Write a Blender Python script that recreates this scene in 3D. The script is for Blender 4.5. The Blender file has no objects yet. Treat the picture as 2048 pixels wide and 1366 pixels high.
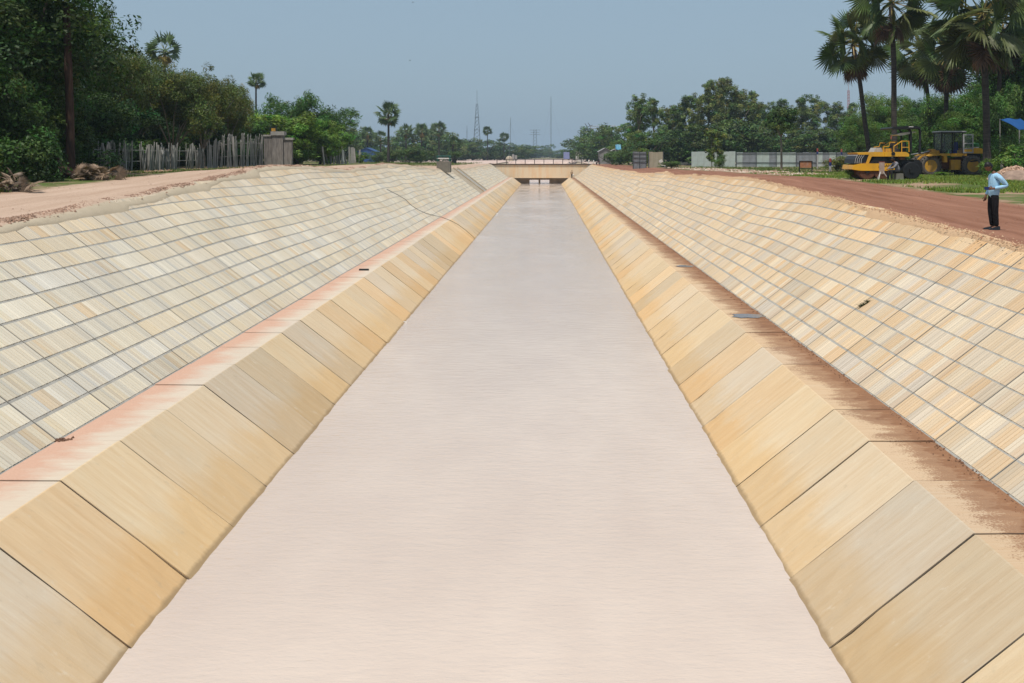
import bpy, bmesh, math, random
import numpy as np
from mathutils import Vector, Matrix, Euler

random.seed(7)
RNG = np.random.default_rng(11)
scene = bpy.context.scene
COL = scene.collection
PI = math.pi
F, VX, VY, CAMZ = 1991.0, 1090.0, 312.0, 1.9      # focal length in photo pixels, vanishing point, eye height

# ------------------------------------------------------------------ camera
cam_d = bpy.data.cameras.new('camera')
cam_d.sensor_width = 36.0
cam_d.lens = F / 2048 * 36.0
cam_d.shift_x = -(VX - 1024) / 2048
cam_d.shift_y = -(683 - VY) / 2048
cam_d.clip_start = 0.1
cam_d.clip_end = 12000
cam = bpy.data.objects.new('camera', cam_d)
cam.location = (0, 0, CAMZ)
cam.rotation_euler = (PI / 2, 0, 0)
COL.objects.link(cam)
scene.camera = cam

# ------------------------------------------------------------------ sky and sun
SUN = Vector((-0.14, -0.40, 1.0)).normalized()       # towards the sun: high, from the left and a little behind
sun_el = math.asin(SUN.z)
sun_az = math.atan2(SUN.x, SUN.y)
world = bpy.data.worlds.new('World')
scene.world = world
world.use_nodes = True
wn = world.node_tree
wn.nodes.clear()
w_out = wn.nodes.new('ShaderNodeOutputWorld')
w_bg = wn.nodes.new('ShaderNodeBackground')
w_sky = wn.nodes.new('ShaderNodeTexSky')
w_sky.sky_type = 'NISHITA'
w_sky.sun_disc = False
w_sky.sun_elevation = sun_el
w_sky.sun_rotation = sun_az
w_sky.altitude = 20
w_sky.air_density = 1.0
w_sky.dust_density = 3.0
w_sky.ozone_density = 2.0
# thin high cloud veils the whole sky evenly: the clear-sky colour is pulled towards one grey blue
w_mix = wn.nodes.new('ShaderNodeMixRGB')
w_mix.inputs[0].default_value = 0.72
w_mix.inputs[2].default_value = (3.35, 4.6, 5.65, 1)
wn.links.new(w_sky.outputs[0], w_mix.inputs[1])
wn.links.new(w_mix.outputs[0], w_bg.inputs[0])
w_bg.inputs[1].default_value = 0.10
wn.links.new(w_bg.outputs[0], w_out.inputs[0])

sun_d = bpy.data.lights.new('sun', 'SUN')
sun_d.energy = 3.7
sun_d.angle = math.radians(0.6)
sun_d.color = (1.0, 0.95, 0.87)
sun = bpy.data.objects.new('sun', sun_d)
sun.rotation_euler = (-SUN).to_track_quat('-Z', 'Y').to_euler()
sun.location = (-40, -20, 90)
COL.objects.link(sun)

scene.view_settings.view_transform = 'Standard'
scene.view_settings.look = 'None'
scene.view_settings.exposure = 0.05
scene.view_settings.gamma = 1.0
scene.view_settings.use_curve_mapping = False
scene.render.engine = 'CYCLES'
scene.cycles.use_denoising = True
scene.cycles.max_bounces = 5
scene.cycles.diffuse_bounces = 2
scene.cycles.glossy_bounces = 2
scene.cycles.transmission_bounces = 3
scene.cycles.transparent_max_bounces = 6
scene.cycles.volume_bounces = 0
scene.cycles.caustics_reflective = False
scene.cycles.caustics_refractive = False

# ------------------------------------------------------------------ helpers
def X(px, y):                       # sideways position of a photo column at a distance
    return (px - VX) / F * y
def Z(py, y):                       # height of a photo row at a distance
    return CAMZ - (py - VY) / F * y

def vnoise(seed, step):             # smooth 1-D value noise, -1..1
    tab = np.random.default_rng(seed).uniform(-1, 1, 4096)
    def f(t):
        t = np.asarray(t, dtype=float) / step + 1000
        i = np.floor(t).astype(int); u = t - i; u = u * u * (3 - 2 * u)
        return tab[i % 4096] * (1 - u) + tab[(i + 1) % 4096] * u
    return f

def tag(o, label=None, cat=None, group=None, kind=None):
    if label: o['label'] = label
    if cat: o['category'] = cat
    if group: o['group'] = group
    if kind: o['kind'] = kind
    return o

def empty(name, loc=(0, 0, 0), rz=0, parent=None):
    o = bpy.data.objects.new(name, None)
    o.location = loc; o.rotation_euler = (0, 0, rz)
    o.empty_display_size = 0.3
    COL.objects.link(o)
    if parent: o.parent = parent
    return o

def link(name, me, parent=None, loc=None, rot=None, scale=None, color=None):
    o = bpy.data.objects.new(name, me)
    COL.objects.link(o)
    if parent: o.parent = parent
    if loc is not None: o.location = loc
    if rot is not None: o.rotation_euler = rot
    if scale is not None: o.scale = scale
    if color is not None: o.color = color
    return o

def copy_tree(o, parent=None):
    c = o.copy(); COL.objects.link(c); c.parent = parent
    for ch in list(o.children):
        copy_tree(ch, c)
    return c

class MB:
    """collects shapes; build() links them as one mesh object"""
    def __init__(s):
        s.v = []; s.f = []; s.c = []; s.m = []; s.cur = None; s.mi = 0
    def add(s, vs, fs):
        b = len(s.v)
        s.v.extend([tuple(p) for p in vs])
        for f in fs:
            s.f.append(tuple(b + i for i in f)); s.c.append(s.cur); s.m.append(s.mi)
        return s
    def box(s, lo, hi, M=None, taper=0.0):
        x0, y0, z0 = lo; x1, y1, z1 = hi
        t = taper
        vs = [(x0, y0, z0), (x1, y0, z0), (x1, y1, z0), (x0, y1, z0),
              (x0 + t, y0 + t, z1), (x1 - t, y0 + t, z1), (x1 - t, y1 - t, z1), (x0 + t, y1 - t, z1)]
        if M is not None: vs = [M @ Vector(p) for p in vs]
        return s.add(vs, [(0, 3, 2, 1), (4, 5, 6, 7), (0, 1, 5, 4), (1, 2, 6, 5), (2, 3, 7, 6), (3, 0, 4, 7)])
    def cbox(s, c, size, M=None, taper=0.0):
        return s.box([c[i] - size[i] / 2 for i in range(3)], [c[i] + size[i] / 2 for i in range(3)], M, taper)
    def tube(s, pts, r, n=8, cap=True):
        pts = [Vector(p) for p in pts]
        rs = r if isinstance(r, (list, tuple)) else [r] * len(pts)
        rings = []
        prev = None
        for i, p in enumerate(pts):
            d = (pts[min(i + 1, len(pts) - 1)] - pts[max(i - 1, 0)])
            if d.length < 1e-9: d = Vector((0, 0, 1))
            d.normalize()
            a = prev if prev is not None else (Vector((1, 0, 0)) if abs(d.x) < 0.8 else Vector((0, 1, 0)))
            a = (a - d * a.dot(d)).normalized(); prev = a
            b = d.cross(a)
            rings.append([p + (a * math.cos(2 * PI * k / n) + b * math.sin(2 * PI * k / n)) * rs[i] for k in range(n)])
        vs = [q for R in rings for q in R]
        fs = []
        for i in range(len(pts) - 1):
            for k in range(n):
                k2 = (k + 1) % n
                fs.append((i * n + k, i * n + k2, (i + 1) * n + k2, (i + 1) * n + k))
        if cap:
            fs.append(tuple(range(n - 1, -1, -1)))
            fs.append(tuple((len(pts) - 1) * n + k for k in range(n)))
        return s.add(vs, fs)
    def prism(s, poly, a0, a1, axis='y'):
        """polygon in the other two axes (x,z for y; y,z for x; x,y for z), extruded"""
        n = len(poly)
        def mk(p, a):
            return {'y': (p[0], a, p[1]), 'x': (a, p[0], p[1]), 'z': (p[0], p[1], a)}[axis]
        vs = [mk(p, a0) for p in poly] + [mk(p, a1) for p in poly]
        fs = [tuple(range(n)), tuple(range(2 * n - 1, n - 1, -1))]
        for i in range(n):
            j = (i + 1) % n
            fs.append((i, i + n, j + n, j))
        return s.add(vs, fs)
    def lathe(s, prof, n=24, axis='z', c=(0, 0, 0)):
        """profile of (radius, along axis)"""
        vs = []
        for (r, h) in prof:
            for k in range(n):
                a = 2 * PI * k / n
                p = {'z': (r * math.cos(a), r * math.sin(a), h), 'y': (r * math.cos(a), h, r * math.sin(a)),
                     'x': (h, r * math.cos(a), r * math.sin(a))}[axis]
                vs.append((p[0] + c[0], p[1] + c[1], p[2] + c[2]))
        fs = []
        for i in range(len(prof) - 1):
            for k in range(n):
                k2 = (k + 1) % n
                fs.append((i * n + k, i * n + k2, (i + 1) * n + k2, (i + 1) * n + k))
        fs.append(tuple(range(n - 1, -1, -1))); fs.append(tuple((len(prof) - 1) * n + k for k in range(n)))
        return s.add(vs, fs)
    def mesh(s, name, mat, smooth=False, recalc=True):
        me = bpy.data.meshes.new(name)
        me.from_pydata(s.v, [], s.f)
        mats = mat if isinstance(mat, (list, tuple)) else [mat]
        for m in mats: me.materials.append(m)
        if len(mats) > 1: me.polygons.foreach_set('material_index', s.m)
        if any(c is not None for c in s.c):
            at = me.color_attributes.new('tint', 'FLOAT_COLOR', 'CORNER')
            arr = []
            for p, c in zip(me.polygons, s.c):
                c = c or (1, 1, 1)
                arr.extend([c[0], c[1], c[2], 1.0] * p.loop_total)
            at.data.foreach_set('color', arr)
        if recalc:
            bm = bmesh.new(); bm.from_mesh(me)
            bmesh.ops.recalc_face_normals(bm, faces=bm.faces)
            bm.to_mesh(me); bm.free()
        if smooth: me.polygons.foreach_set('use_smooth', [True] * len(me.polygons))
        me.update()
        return me
    def build(s, name, mat, parent=None, smooth=False, loc=None, recalc=True):
        return link(name, s.mesh(name, mat, smooth, recalc), parent, loc)

def grid_mesh(name, V, mat, attrs=None, smooth=True, closed=False):
    """V: array (rows, cols, 3)"""
    r, c, _ = V.shape
    me = bpy.data.meshes.new(name)
    idx = np.arange(r * c).reshape(r, c)
    q = np.stack([idx[:-1, :-1], idx[:-1, 1:], idx[1:, 1:], idx[1:, :-1]], -1).reshape(-1, 4)
    me.from_pydata(V.reshape(-1, 3).tolist(), [], q.tolist())
    me.materials.append(mat)
    for k, a in (attrs or {}).items():
        at = me.attributes.new(k, 'FLOAT', 'POINT')
        at.data.foreach_set('value', np.asarray(a, dtype=np.float32).ravel())
    if smooth: me.polygons.foreach_set('use_smooth', [True] * len(me.polygons))
    return me

def raw_mesh(name, verts, quads, mat, tint=None, nside=4):
    """fast mesh from numpy arrays; tint: (faces,3)"""
    me = bpy.data.meshes.new(name)
    nv, nf = len(verts), len(quads)
    me.vertices.add(nv); me.vertices.foreach_set('co', np.asarray(verts, np.float32).ravel())
    me.loops.add(nf * nside); me.loops.foreach_set('vertex_index', np.asarray(quads, np.int32).ravel())
    me.polygons.add(nf)
    me.polygons.foreach_set('loop_start', np.arange(nf, dtype=np.int32) * nside)
    me.polygons.foreach_set('use_smooth', np.zeros(nf, dtype=bool))
    me.materials.append(mat)
    if tint is not None:
        at = me.color_attributes.new('tint', 'FLOAT_COLOR', 'CORNER')
        c = np.ones((nf, nside, 4), np.float32); c[:, :, :3] = np.asarray(tint, np.float32)[:, None, :]
        at.data.foreach_set('color', c.ravel())
    me.update(calc_edges=True)
    me.validate()
    return me

# ------------------------------------------------------------------ materials
class NT:
    def __init__(s, name):
        s.m = bpy.data.materials.new(name); s.m.use_nodes = True
        s.t = s.m.node_tree; s.n = s.t.nodes; s.n.clear()
        s.out = s.n.new('ShaderNodeOutputMaterial')
        s.b = s.n.new('ShaderNodeBsdfPrincipled')
        s.t.links.new(s.b.outputs[0], s.out.inputs[0])
    def L(s, a, b): s.t.links.new(a, b); return s
    def _set(s, sock, v):
        if hasattr(v, 'is_linked') or hasattr(v, 'links'): s.t.links.new(v, sock)
        else:
            if isinstance(v, (tuple, list)) and len(v) == 3 and sock.type == 'RGBA': v = (*v, 1)
            sock.default_value = v
    def coord(s, kind='Object'):
        return s.n.new('ShaderNodeTexCoord').outputs[kind]
    def pos(s): return s.n.new('ShaderNodeNewGeometry').outputs['Position']
    def mapv(s, vec, scale=(1, 1, 1), loc=None):
        m = s.n.new('ShaderNodeMapping'); s.L(vec, m.inputs['Vector'])
        m.inputs['Scale'].default_value = scale
        if loc is not None: s._set(m.inputs['Location'], loc)
        return m.outputs[0]
    def noise(s, vec, scale=1.0, detail=3, rough=0.55, out='Fac'):
        x = s.n.new('ShaderNodeTexNoise'); s.L(vec, x.inputs['Vector'])
        x.inputs['Scale'].default_value = scale; x.inputs['Detail'].default_value = detail
        x.inputs['Roughness'].default_value = rough
        return x.outputs[out]
    def ramp(s, fac, a, b):           # linear step from a to b, clamped
        x = s.n.new('ShaderNodeMapRange'); x.clamp = True
        s._set(x.inputs[0], fac); x.inputs[1].default_value = a; x.inputs[2].default_value = b
        return x.outputs[0]
    def math(s, op, a, b=None):
        x = s.n.new('ShaderNodeMath'); x.operation = op
        s._set(x.inputs[0], a)
        if b is not None: s._set(x.inputs[1], b)
        return x.outputs[0]
    def mix(s, fac, a, b, mode='MIX'):
        x = s.n.new('ShaderNodeMixRGB'); x.blend_type = mode
        s._set(x.inputs[0], fac); s._set(x.inputs[1], a); s._set(x.inputs[2], b)
        return x.outputs[0]
    def attr(s, name, out='Fac'):
        x = s.n.new('ShaderNodeAttribute'); x.attribute_name = name; return x.outputs[out]
    def objinfo(s, out): return s.n.new('ShaderNodeObjectInfo').outputs[out]
    def sep(s, vec):
        x = s.n.new('ShaderNodeSeparateXYZ'); s.L(vec, x.inputs[0]); return x.outputs
    def comb(s, x, y, z):
        c = s.n.new('ShaderNodeCombineXYZ')
        for i, v in enumerate((x, y, z)): s._set(c.inputs[i], v)
        return c.outputs[0]
    def bump(s, h, dist=0.01, strength=0.5):
        x = s.n.new('ShaderNodeBump'); s.L(h, x.inputs['Height'])
        x.inputs['Distance'].default_value = dist; x.inputs['Strength'].default_value = strength
        s.L(x.outputs[0], s.b.inputs['Normal'])
    def fin(s, color, rough=0.85, metal=0.0, spec=0.3):
        s._set(s.b.inputs['Base Color'], color); s._set(s.b.inputs['Roughness'], rough)
        s._set(s.b.inputs['Metallic'], metal); s._set(s.b.inputs['Specular IOR Level'], spec)
        return s.m

def simple(name, col, rough=0.7, metal=0.0, var=0.25, scale=6.0, spec=0.3, dirt=None, dirt_amt=0.0):
    """plain coloured surface with blotchy wear"""
    t = NT(name)
    co = t.coord()
    n1 = t.noise(co, scale, 4)
    dark = tuple(c * (1 - var) for c in col)
    c = t.mix(t.ramp(n1, 0.3, 0.7), dark, col)
    if dirt:
        n2 = t.noise(t.mapv(co, (1, 1, 0.35)), scale * 0.6, 5, 0.65)
        c = t.mix(t.math('MULTIPLY', t.ramp(n2, 0.45, 0.7), dirt_amt), c, dirt)
    t.bump(n1, 0.004, 0.3)
    return t.fin(c, rough, metal, spec)
# ------------------------------------------------------------------ canal cross-section and banks
LIP = {-1: 7.30, 1: 5.56}          # inner lip of the berm
FOOT = {-1: 8.37, 1: 6.69}         # outer edge of the berm = foot of the upper slope
HB, HW, K = 4.9, 6.38, 1.3         # berm and water below eye level, run per rise of the upper slope
ZB, ZW = CAMZ - HB, CAMZ - HW
WX = {-1: 5.37, 1: 3.69}           # water's edge
CANAL_END = 228.0
PITCH, PHASE, ROW = 2.1, 17.1, .53
_cl = np.array([(-10, 1.85), (15, 1.75), (23, 1.65), (31, 1.40), (38.4, 1.10), (50, .60), (57, .60), (63, .80), (69, 1.0), (79, .83), (87, .72),
                (103, 1.12), (117, 1.52), (130, 1.75), (147, 1.97), (175, 1.95), (228, 1.9), (332, 1.9), (5000, 1.9)])
_cr = np.array([(-10, 2.05), (22, 1.97), (28.8, 1.80), (36, 1.65), (41.4, 1.50), (48, 1.35), (53.8, 1.20), (61, 1.23), (72, 1.38), (84, 1.57), (88, 1.50), (91.6, 1.45),
                (100, 1.72), (112, 1.90), (120, 1.80), (135, 1.92), (150, 1.95), (177, 1.93), (228, 1.9), (332, 1.9), (5000, 1.9)])
_nz = {-1: vnoise(3, 3.0), 1: vnoise(4, 3.0)}
def crest_h(side, y):
    t = _cl if side < 0 else _cr
    y = np.asarray(y, float)
    amp = np.clip((220 - y) / 60, 0, 1)
    return np.interp(y, t[:, 0], t[:, 1]) + amp * (0.03 * _nz[side](y) + 0.03 * _nz[side](y * 3.1 + 70))
def crest_x(side, y):
    return FOOT[side] + K * (HB - crest_h(side, y))
_ol = np.array([(-10, .4), (20, .5), (30, .75), (45, 1.0), (58, 1.0), (120, 1.0), (150, .6), (200, .25), (300, .05), (5000, 0)])
_or = np.array([(-10, .0), (25, .1), (33, .25), (50, .5), (60, .58), (72, .52), (100, .45), (146, .30), (230, 0.05), (5000, 0)])
_gn = [vnoise(21, 7), vnoise(22, 9), vnoise(23, 2.3), vnoise(24, 2.9)]
def ground_z(side, y, o):
    """ground height o metres outwards from the crest"""
    y = np.asarray(y, float); o = np.asarray(o, float)
    zc = CAMZ - crest_h(side, y)
    t = _ol if side < 0 else _or
    zo = np.interp(y, t[:, 0], t[:, 1])
    k = np.clip(o / 7.0, 0, 1); k = k * k * (3 - 2 * k)
    z = zc * (1 - k) + zo * k
    far = np.clip((o - 5) / 3, 0, 1) * np.clip((400 - o) / 200, 0, 1)
    z = z + far * (0.10 * _gn[0](y + 3.3 * side) * _gn[1](o) + 0.05 * _gn[2](y) * _gn[3](o * 1.1))
    return z
def gz(x, y):
    side = -1 if x < 0 else 1
    return float(ground_z(side, y, abs(x) - float(crest_x(side, y))))

def slope_pt(side, y, s, n=0.0):
    """point on the upper slope: s metres up from the foot, n metres off the face"""
    q = math.sqrt(1 + K * K)
    return (side * (FOOT[side] + s * K / q - n / q), y, ZB + s / q + n * K / q)

# ---- ground material: worn track, bare soil, thin grass
def ground_material(name):
    t = NT(name)
    p = t.pos()
    road, side, far = t.attr('road'), t.attr('side'), t.attr('far')
    n_big, n_mid, n_fine = t.noise(p, 0.35, 4), t.noise(p, 2.2, 5, 0.6), t.noise(p, 14, 4, 0.7)
    streak = t.noise(t.mapv(p, (1.6, 0.10, 1)), 1.0, 4, 0.6)
    sand = t.mix(t.ramp(streak, .3, .7), (.42, .29, .21), (.54, .395, .30))
    laterite = t.mix(t.ramp(streak, .3, .72), (.19, .083, .05), (.33, .165, .108))
    track = t.mix(side, sand, laterite)
    track = t.mix(t.math('MULTIPLY', t.ramp(n_fine, .45, .75), .35), track, (.16, .08, .05))
    soil = t.mix(t.ramp(n_mid, .35, .65), (.30, .19, .125), (.42, .28, .20))
    grass = t.mix(t.ramp(n_mid, .3, .7), (.045, .075, .018), (.115, .155, .04))
    patch = t.ramp(t.math('ADD', t.math('MULTIPLY', n_big, .75), t.math('MULTIPLY', n_mid, .35)), .47, .60)
    verge = t.mix(t.math('MULTIPLY', patch, 1.0), soil, grass)
    edge = t.ramp(t.math('ADD', road, t.math('MULTIPLY', t.math('SUBTRACT', n_mid, .5), 1.1)), .35, .65)
    c = t.mix(edge, verge, track)
    pale = t.mix(t.ramp(n_big, .35, .65), (.50, .36, .30), (.60, .47, .41))
    c = t.mix(far, c, pale)
    dust = t.mix(side, t.mix(n_mid, (.40, .33, .235), (.52, .43, .32)), t.mix(n_mid, (.50, .325, .19), (.58, .40, .25)))
    c = t.mix(t.ramp(t.math('ADD', t.attr('spill'), t.math('MULTIPLY', t.math('SUBTRACT', n_mid, .5), .5)), .25, .55), c, dust)
    t.bump(t.math('ADD', t.math('MULTIPLY', n_mid, .6), t.math('MULTIPLY', n_fine, .4)), .05, .6)
    return t.fin(c, 0.95, 0, 0.1)
M_ground = ground_material('earth')

ys = np.unique(np.concatenate([np.arange(-8, 60, .5), np.arange(60, 232, 1.0), np.arange(232, 333, 4.0)]))
edge_n = {-1: (vnoise(31, 1.7), vnoise(32, .6)), 1: (vnoise(33, 2.6), vnoise(34, .7))}
def strip(side, offs, clod=False):
    """sheet between crest offsets; offs below 0 lie on the slope as spilled soil"""
    V = np.zeros((len(ys), len(offs), 3)); road = np.zeros(V.shape[:2]); 
    cx = crest_x(side, ys)
    q = math.sqrt(1 + K * K)
    for j, o in enumerate(offs):
        if o < 0:
            spill = 0.26 + 0.10 * edge_n[side][0](ys) + 0.05 * edge_n[side][1](ys)
            Ls = (HB - crest_h(side, ys)) * q
            def nrow(yy):
                yc = PHASE + (np.floor((yy - PHASE) / PITCH) + .5) * PITCH
                return np.floor(((HB - crest_h(side, yc)) * q + .10) / ROW)
            nr = np.minimum(np.minimum(nrow(ys - .7), nrow(ys + .7)), nrow(ys))
            spill = np.maximum(spill, Ls - nr * ROW + .10 + .04 * edge_n[side][1](ys * 2))
            spill = np.clip(spill, .06, None) * np.clip((226 - ys) / 6, .05, 1)
            spill = np.where(np.abs(ys - 136.5) < 7.5, .05, spill)
            d = spill * (-o)
            x = cx - d * K / q; z = CAMZ - crest_h(side, ys) - d / q
            lift = 0.020 + .012 * (1 + o) + np.random.default_rng(int(900 + 50 * o + side)).normal(0, .008, len(ys))
            if o <= -1: lift = np.full(len(ys), -0.02)
            x = x - lift / q; z = z + lift * K / q
        else:
            x = cx + o; z = ground_z(side, ys, np.full(len(ys), o))
            if side < 0 and o < 1.0: z = z + 0.10 * math.exp(-((o - .35) / .3) ** 2) * (1 + .6 * edge_n[side][1](ys))
            else: z = z + 0.02 * edge_n[side][1](ys * .7 + o * 3) * np.clip((230 - ys) / 80, 0, 1)
        V[:, j, 0] = side * x; V[:, j, 1] = ys; V[:, j, 2] = z
        w = 4.3 if side < 0 else 5.2
        road[:, j] = np.clip((w + .8 - o) / 1.6, 0, 1)
    return V, road
OFF_ROAD = [-1, -.75, -.45, -.15, .05, .2, .35, .5, .7, 1.0, 1.6, 2.4, 3.2, 4.0, 4.8, 5.6, 6.2]
OFF_OUT = [6.2, 7, 8, 9.5, 11, 13, 15, 18, 21, 25, 30, 36, 44, 55, 70, 95, 130, 180, 260, 400, 700, 1200, 2500]
for side in (-1, 1):
    V, road = strip(side, OFF_ROAD)
    sp = np.repeat(np.array([[1.0 if o < -.1 else (.5 if o < .1 and side < 0 else .25 if o < .1 else 0.0) for o in OFF_ROAD]]), len(ys), 0)
    if side < 0: sp = sp[:, ::-1]
    if side < 0: V = V[:, ::-1]; road = road[:, ::-1]
    me = grid_mesh('dirt_road', V, M_ground, {'road': road, 'side': np.full(road.shape, 0.0 if side < 0 else 1.0), 'far': np.clip((V[:, :, 1] - 225) / 20, 0, 1), 'spill': sp})
    tag(link('dirt_road', me), 'pale sandy track along the left bank' if side < 0 else 'reddish laterite track along the right bank', kind='structure')
# ground on both sides and beyond the canal's end, one sheet
vs, fs, at_r, at_s, at_f = [], [], [], [], []
def add_grid(V, road, side, far):
    b = len(vs); r, c, _ = V.shape
    vs.extend(V.reshape(-1, 3).tolist()); at_r.extend(road.ravel()); at_s.extend([side] * (r * c)); at_f.extend(np.clip(far, 0, 1).ravel())
    for i in range(r - 1):
        for j in range(c - 1):
            fs.append((b + i * c + j, b + i * c + j + 1, b + (i + 1) * c + j + 1, b + (i + 1) * c + j))
for side in (-1, 1):
    V, road = strip(side, OFF_OUT)
    # pale sandy ground beyond the bridge lies near the canal line only
    off = np.abs(V[:, :, 0])
    far = np.clip((V[:, :, 1] - 232) / 15, 0, 1) * np.clip((70 - off) / 30, 0, 1)
    if side < 0: add_grid(V[:, ::-1], road[:, ::-1] * 0, 0.0, far[:, ::-1])
    else: add_grid(V, road * 0, 1.0, far)
xs = np.concatenate([-np.array(OFF_OUT[::-1]) - 12.0, np.linspace(-15, 15, 9), np.array(OFF_OUT) + 10.5])
yf = np.array([332, 345, 370, 410, 470, 550, 700, 1000, 1500, 2500, 3500])
GX, GY = np.meshgrid(xs, yf)
V = np.stack([GX, GY, np.zeros_like(GX)], -1)
V[0, :, 2] = 0.0
far = np.clip((700 - GY) / 200, 0, 1) * np.clip((70 - np.abs(GX)) / 30, 0, 1)
add_grid(V, np.zeros(GX.shape), 0.5, far)
# the earth end slope that closes the cut
Vend = np.array([[(x, 332, 0.0) for x in np.linspace(-15, 15, 9)], [(x, 322, ZW - .5) for x in np.linspace(-15, 15, 9)]])[::-1]
add_grid(Vend, np.zeros((2, 9)), 0.5, np.ones((2, 9)))
me = bpy.data.meshes.new('ground'); me.from_pydata(vs, [], fs); me.materials.append(M_ground)
for k, a in (('road', at_r), ('side', at_s), ('far', at_f)):
    me.attributes.new(k, 'FLOAT', 'POINT').data.foreach_set('value', np.asarray(a, np.float32))
me.polygons.foreach_set('use_smooth', [True] * len(me.polygons))
tag(link('ground', me), 'grassy earth around the canal', kind='structure')

# ---- water
def water_material():
    t = NT('silty_water')
    p = t.pos()
    n_big = t.noise(t.mapv(p, (.22, .10, 1)), 1.0, 3)
    n_mid = t.noise(t.mapv(p, (.9, .45, 1)), 1.0, 3)
    rip = t.noise(t.mapv(p, (1.7, 4.6, 1)), 1.0, 4, .65)
    rip2 = t.noise(t.mapv(p, (5.0, 11.0, 1)), 1.0, 3, .6)
    c = t.mix(t.ramp(n_big, .3, .7), (.54, .435, .365), (.63, .52, .44))
    c = t.mix(t.math('MULTIPLY', t.ramp(n_mid, .35, .7), .35), c, (.50, .40, .34))
    t.bump(t.math('ADD', rip, t.math('MULTIPLY', rip2, .45)), .024, .8)
    t.b.inputs['IOR'].default_value = 1.33
    return t.fin(c, t.math('ADD', .05, t.math('MULTIPLY', t.ramp(n_big, .35, .65), .10)), 0, 0.55)
mb = MB()
yw = [-8, 20, 60, 120, 180, 240, 325]
for a, b in zip(yw[:-1], yw[1:]):
    mb.add([(-7.5, a, ZW), (6, a, ZW), (6, b, ZW), (-7.5, b, ZW)], [(0, 1, 2, 3)])
tag(mb.build('water', water_material()), 'milky pinkish brown water filling the canal', kind='structure')

# ---- concrete materials
def slab_material(name, side):
    t = NT(name)
    uv = t.n.new('ShaderNodeUVMap').outputs[0]
    rnd = t.objinfo('Random')
    sh = t.comb(t.math('MULTIPLY', rnd, 37.0), t.math('MULTIPLY', rnd, 91.0), 0.0)
    vec = t.n.new('ShaderNodeVectorMath'); vec.operation = 'ADD'; t.L(uv, vec.inputs[0]); t.L(sh, vec.inputs[1])
    v = vec.outputs[0]
    streak = t.noise(t.mapv(v, (.55, 7.0, 1)), 1.0, 5, .65)
    fine = t.noise(t.mapv(v, (1.2, 42.0, 1)), 1.0, 4, .7)
    blot = t.noise(t.mapv(v, (.8, .9, 1)), 1.0, 4, .6)
    grain = t.noise(t.mapv(v, (30, 30, 1)), 1.0, 3, .7)
    u = t.sep(uv)[0]
    c = t.mix(t.ramp(streak, .30, .70), (.55, .402, .252), (.635, .512, .362))
    c = t.mix(t.math('MULTIPLY', t.ramp(fine, .4, .7), .35), c, (.70, .59, .42))
    c = t.mix(t.math('MULTIPLY', t.ramp(blot, .5, .75), .30), c, (.54, .49, .39))
    # the part that the water has stood against is stained ochre, with a wandering upper edge
    wet = t.ramp(t.math('ADD', u, t.math('MULTIPLY', t.math('SUBTRACT', blot, .5), 1.5)), -1.15, -1.75)
    c = t.mix(t.math('MULTIPLY', wet, .42), c, (.56, .35, .14))
    c = t.mix(1.0, c, t.objinfo('Color'), 'MULTIPLY')
    # small form marks and rubbed spots
    spots = t.noise(t.mapv(v, (2.6, 3.4, 1)), 1.0, 5, .75)
    c = t.mix(t.math('MULTIPLY', t.ramp(spots, .60, .72), .35), c, (.36, .29, .20))
    c = t.mix(t.math('MULTIPLY', t.ramp(spots, .40, .28), .35), c, (.66, .60, .49))
    # damp strip where the ripples lap
    L = math.hypot(LIP[side] - WX[side], HW - HB)
    damp = t.ramp(t.math('ADD', u, t.math('MULTIPLY', t.math('SUBTRACT', spots, .5), .14)), -L + .10, -L + .03)
    c = t.mix(t.math('MULTIPLY', damp, .75), c, (.27, .185, .10))
    # silt washed on to the berm
    rag = t.math('ADD', t.math('MULTIPLY', t.noise(t.mapv(v, (1.4, 3.0, 1)), 1.0, 6, .75), .6), t.math('MULTIPLY', t.noise(t.mapv(v, (.6, .9, 1)), 1.0, 2), .4))
    e = t.math('ADD', t.math('ADD', u, .0 if side < 0 else .14), t.math('MULTIPLY', t.math('SUBTRACT', rag, .5), 2.4))
    berm = t.math('GREATER_THAN', u, 0.03)
    if side < 0:
        pale = t.mix(t.ramp(fine, .35, .65), (.53, .44, .355), (.61, .53, .44))
        c = t.mix(t.math('MULTIPLY', berm, .8), c, pale)
        silt = t.mix(t.ramp(grain, .3, .7), (.50, .275, .19), (.58, .35, .25))
        c = t.mix(t.math('MULTIPLY', t.math('MULTIPLY', t.ramp(e, .18, .78), .85), berm), c, silt)
    else:
        speck = t.ramp(t.math('ADD', grain, t.math('MULTIPLY', t.math('SUBTRACT', e, .42), .60)), .50, .60)
        silt = t.mix(t.ramp(rag, .35, .7), (.30, .145, .07), (.165, .075, .042))
        tan = t.mix(t.ramp(fine, .35, .7), (.50, .32, .19), (.56, .42, .28))
        c = t.mix(t.math('MULTIPLY', berm, .7), c, tan)
        c = t.mix(t.math('MULTIPLY', t.math('MULTIPLY', t.math('MAXIMUM', t.math('MULTIPLY', speck, .8), t.ramp(e, .42, .98)), .95), berm), c, silt)
    t.bump(t.math('ADD', fine, t.math('MULTIPLY', grain, .6)), .006, .5)
    return t.fin(c, .88, 0, .22)
M_slab = {-1: slab_material('stained_concrete_left', -1), 1: slab_material('stained_concrete_right', 1)}

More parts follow.
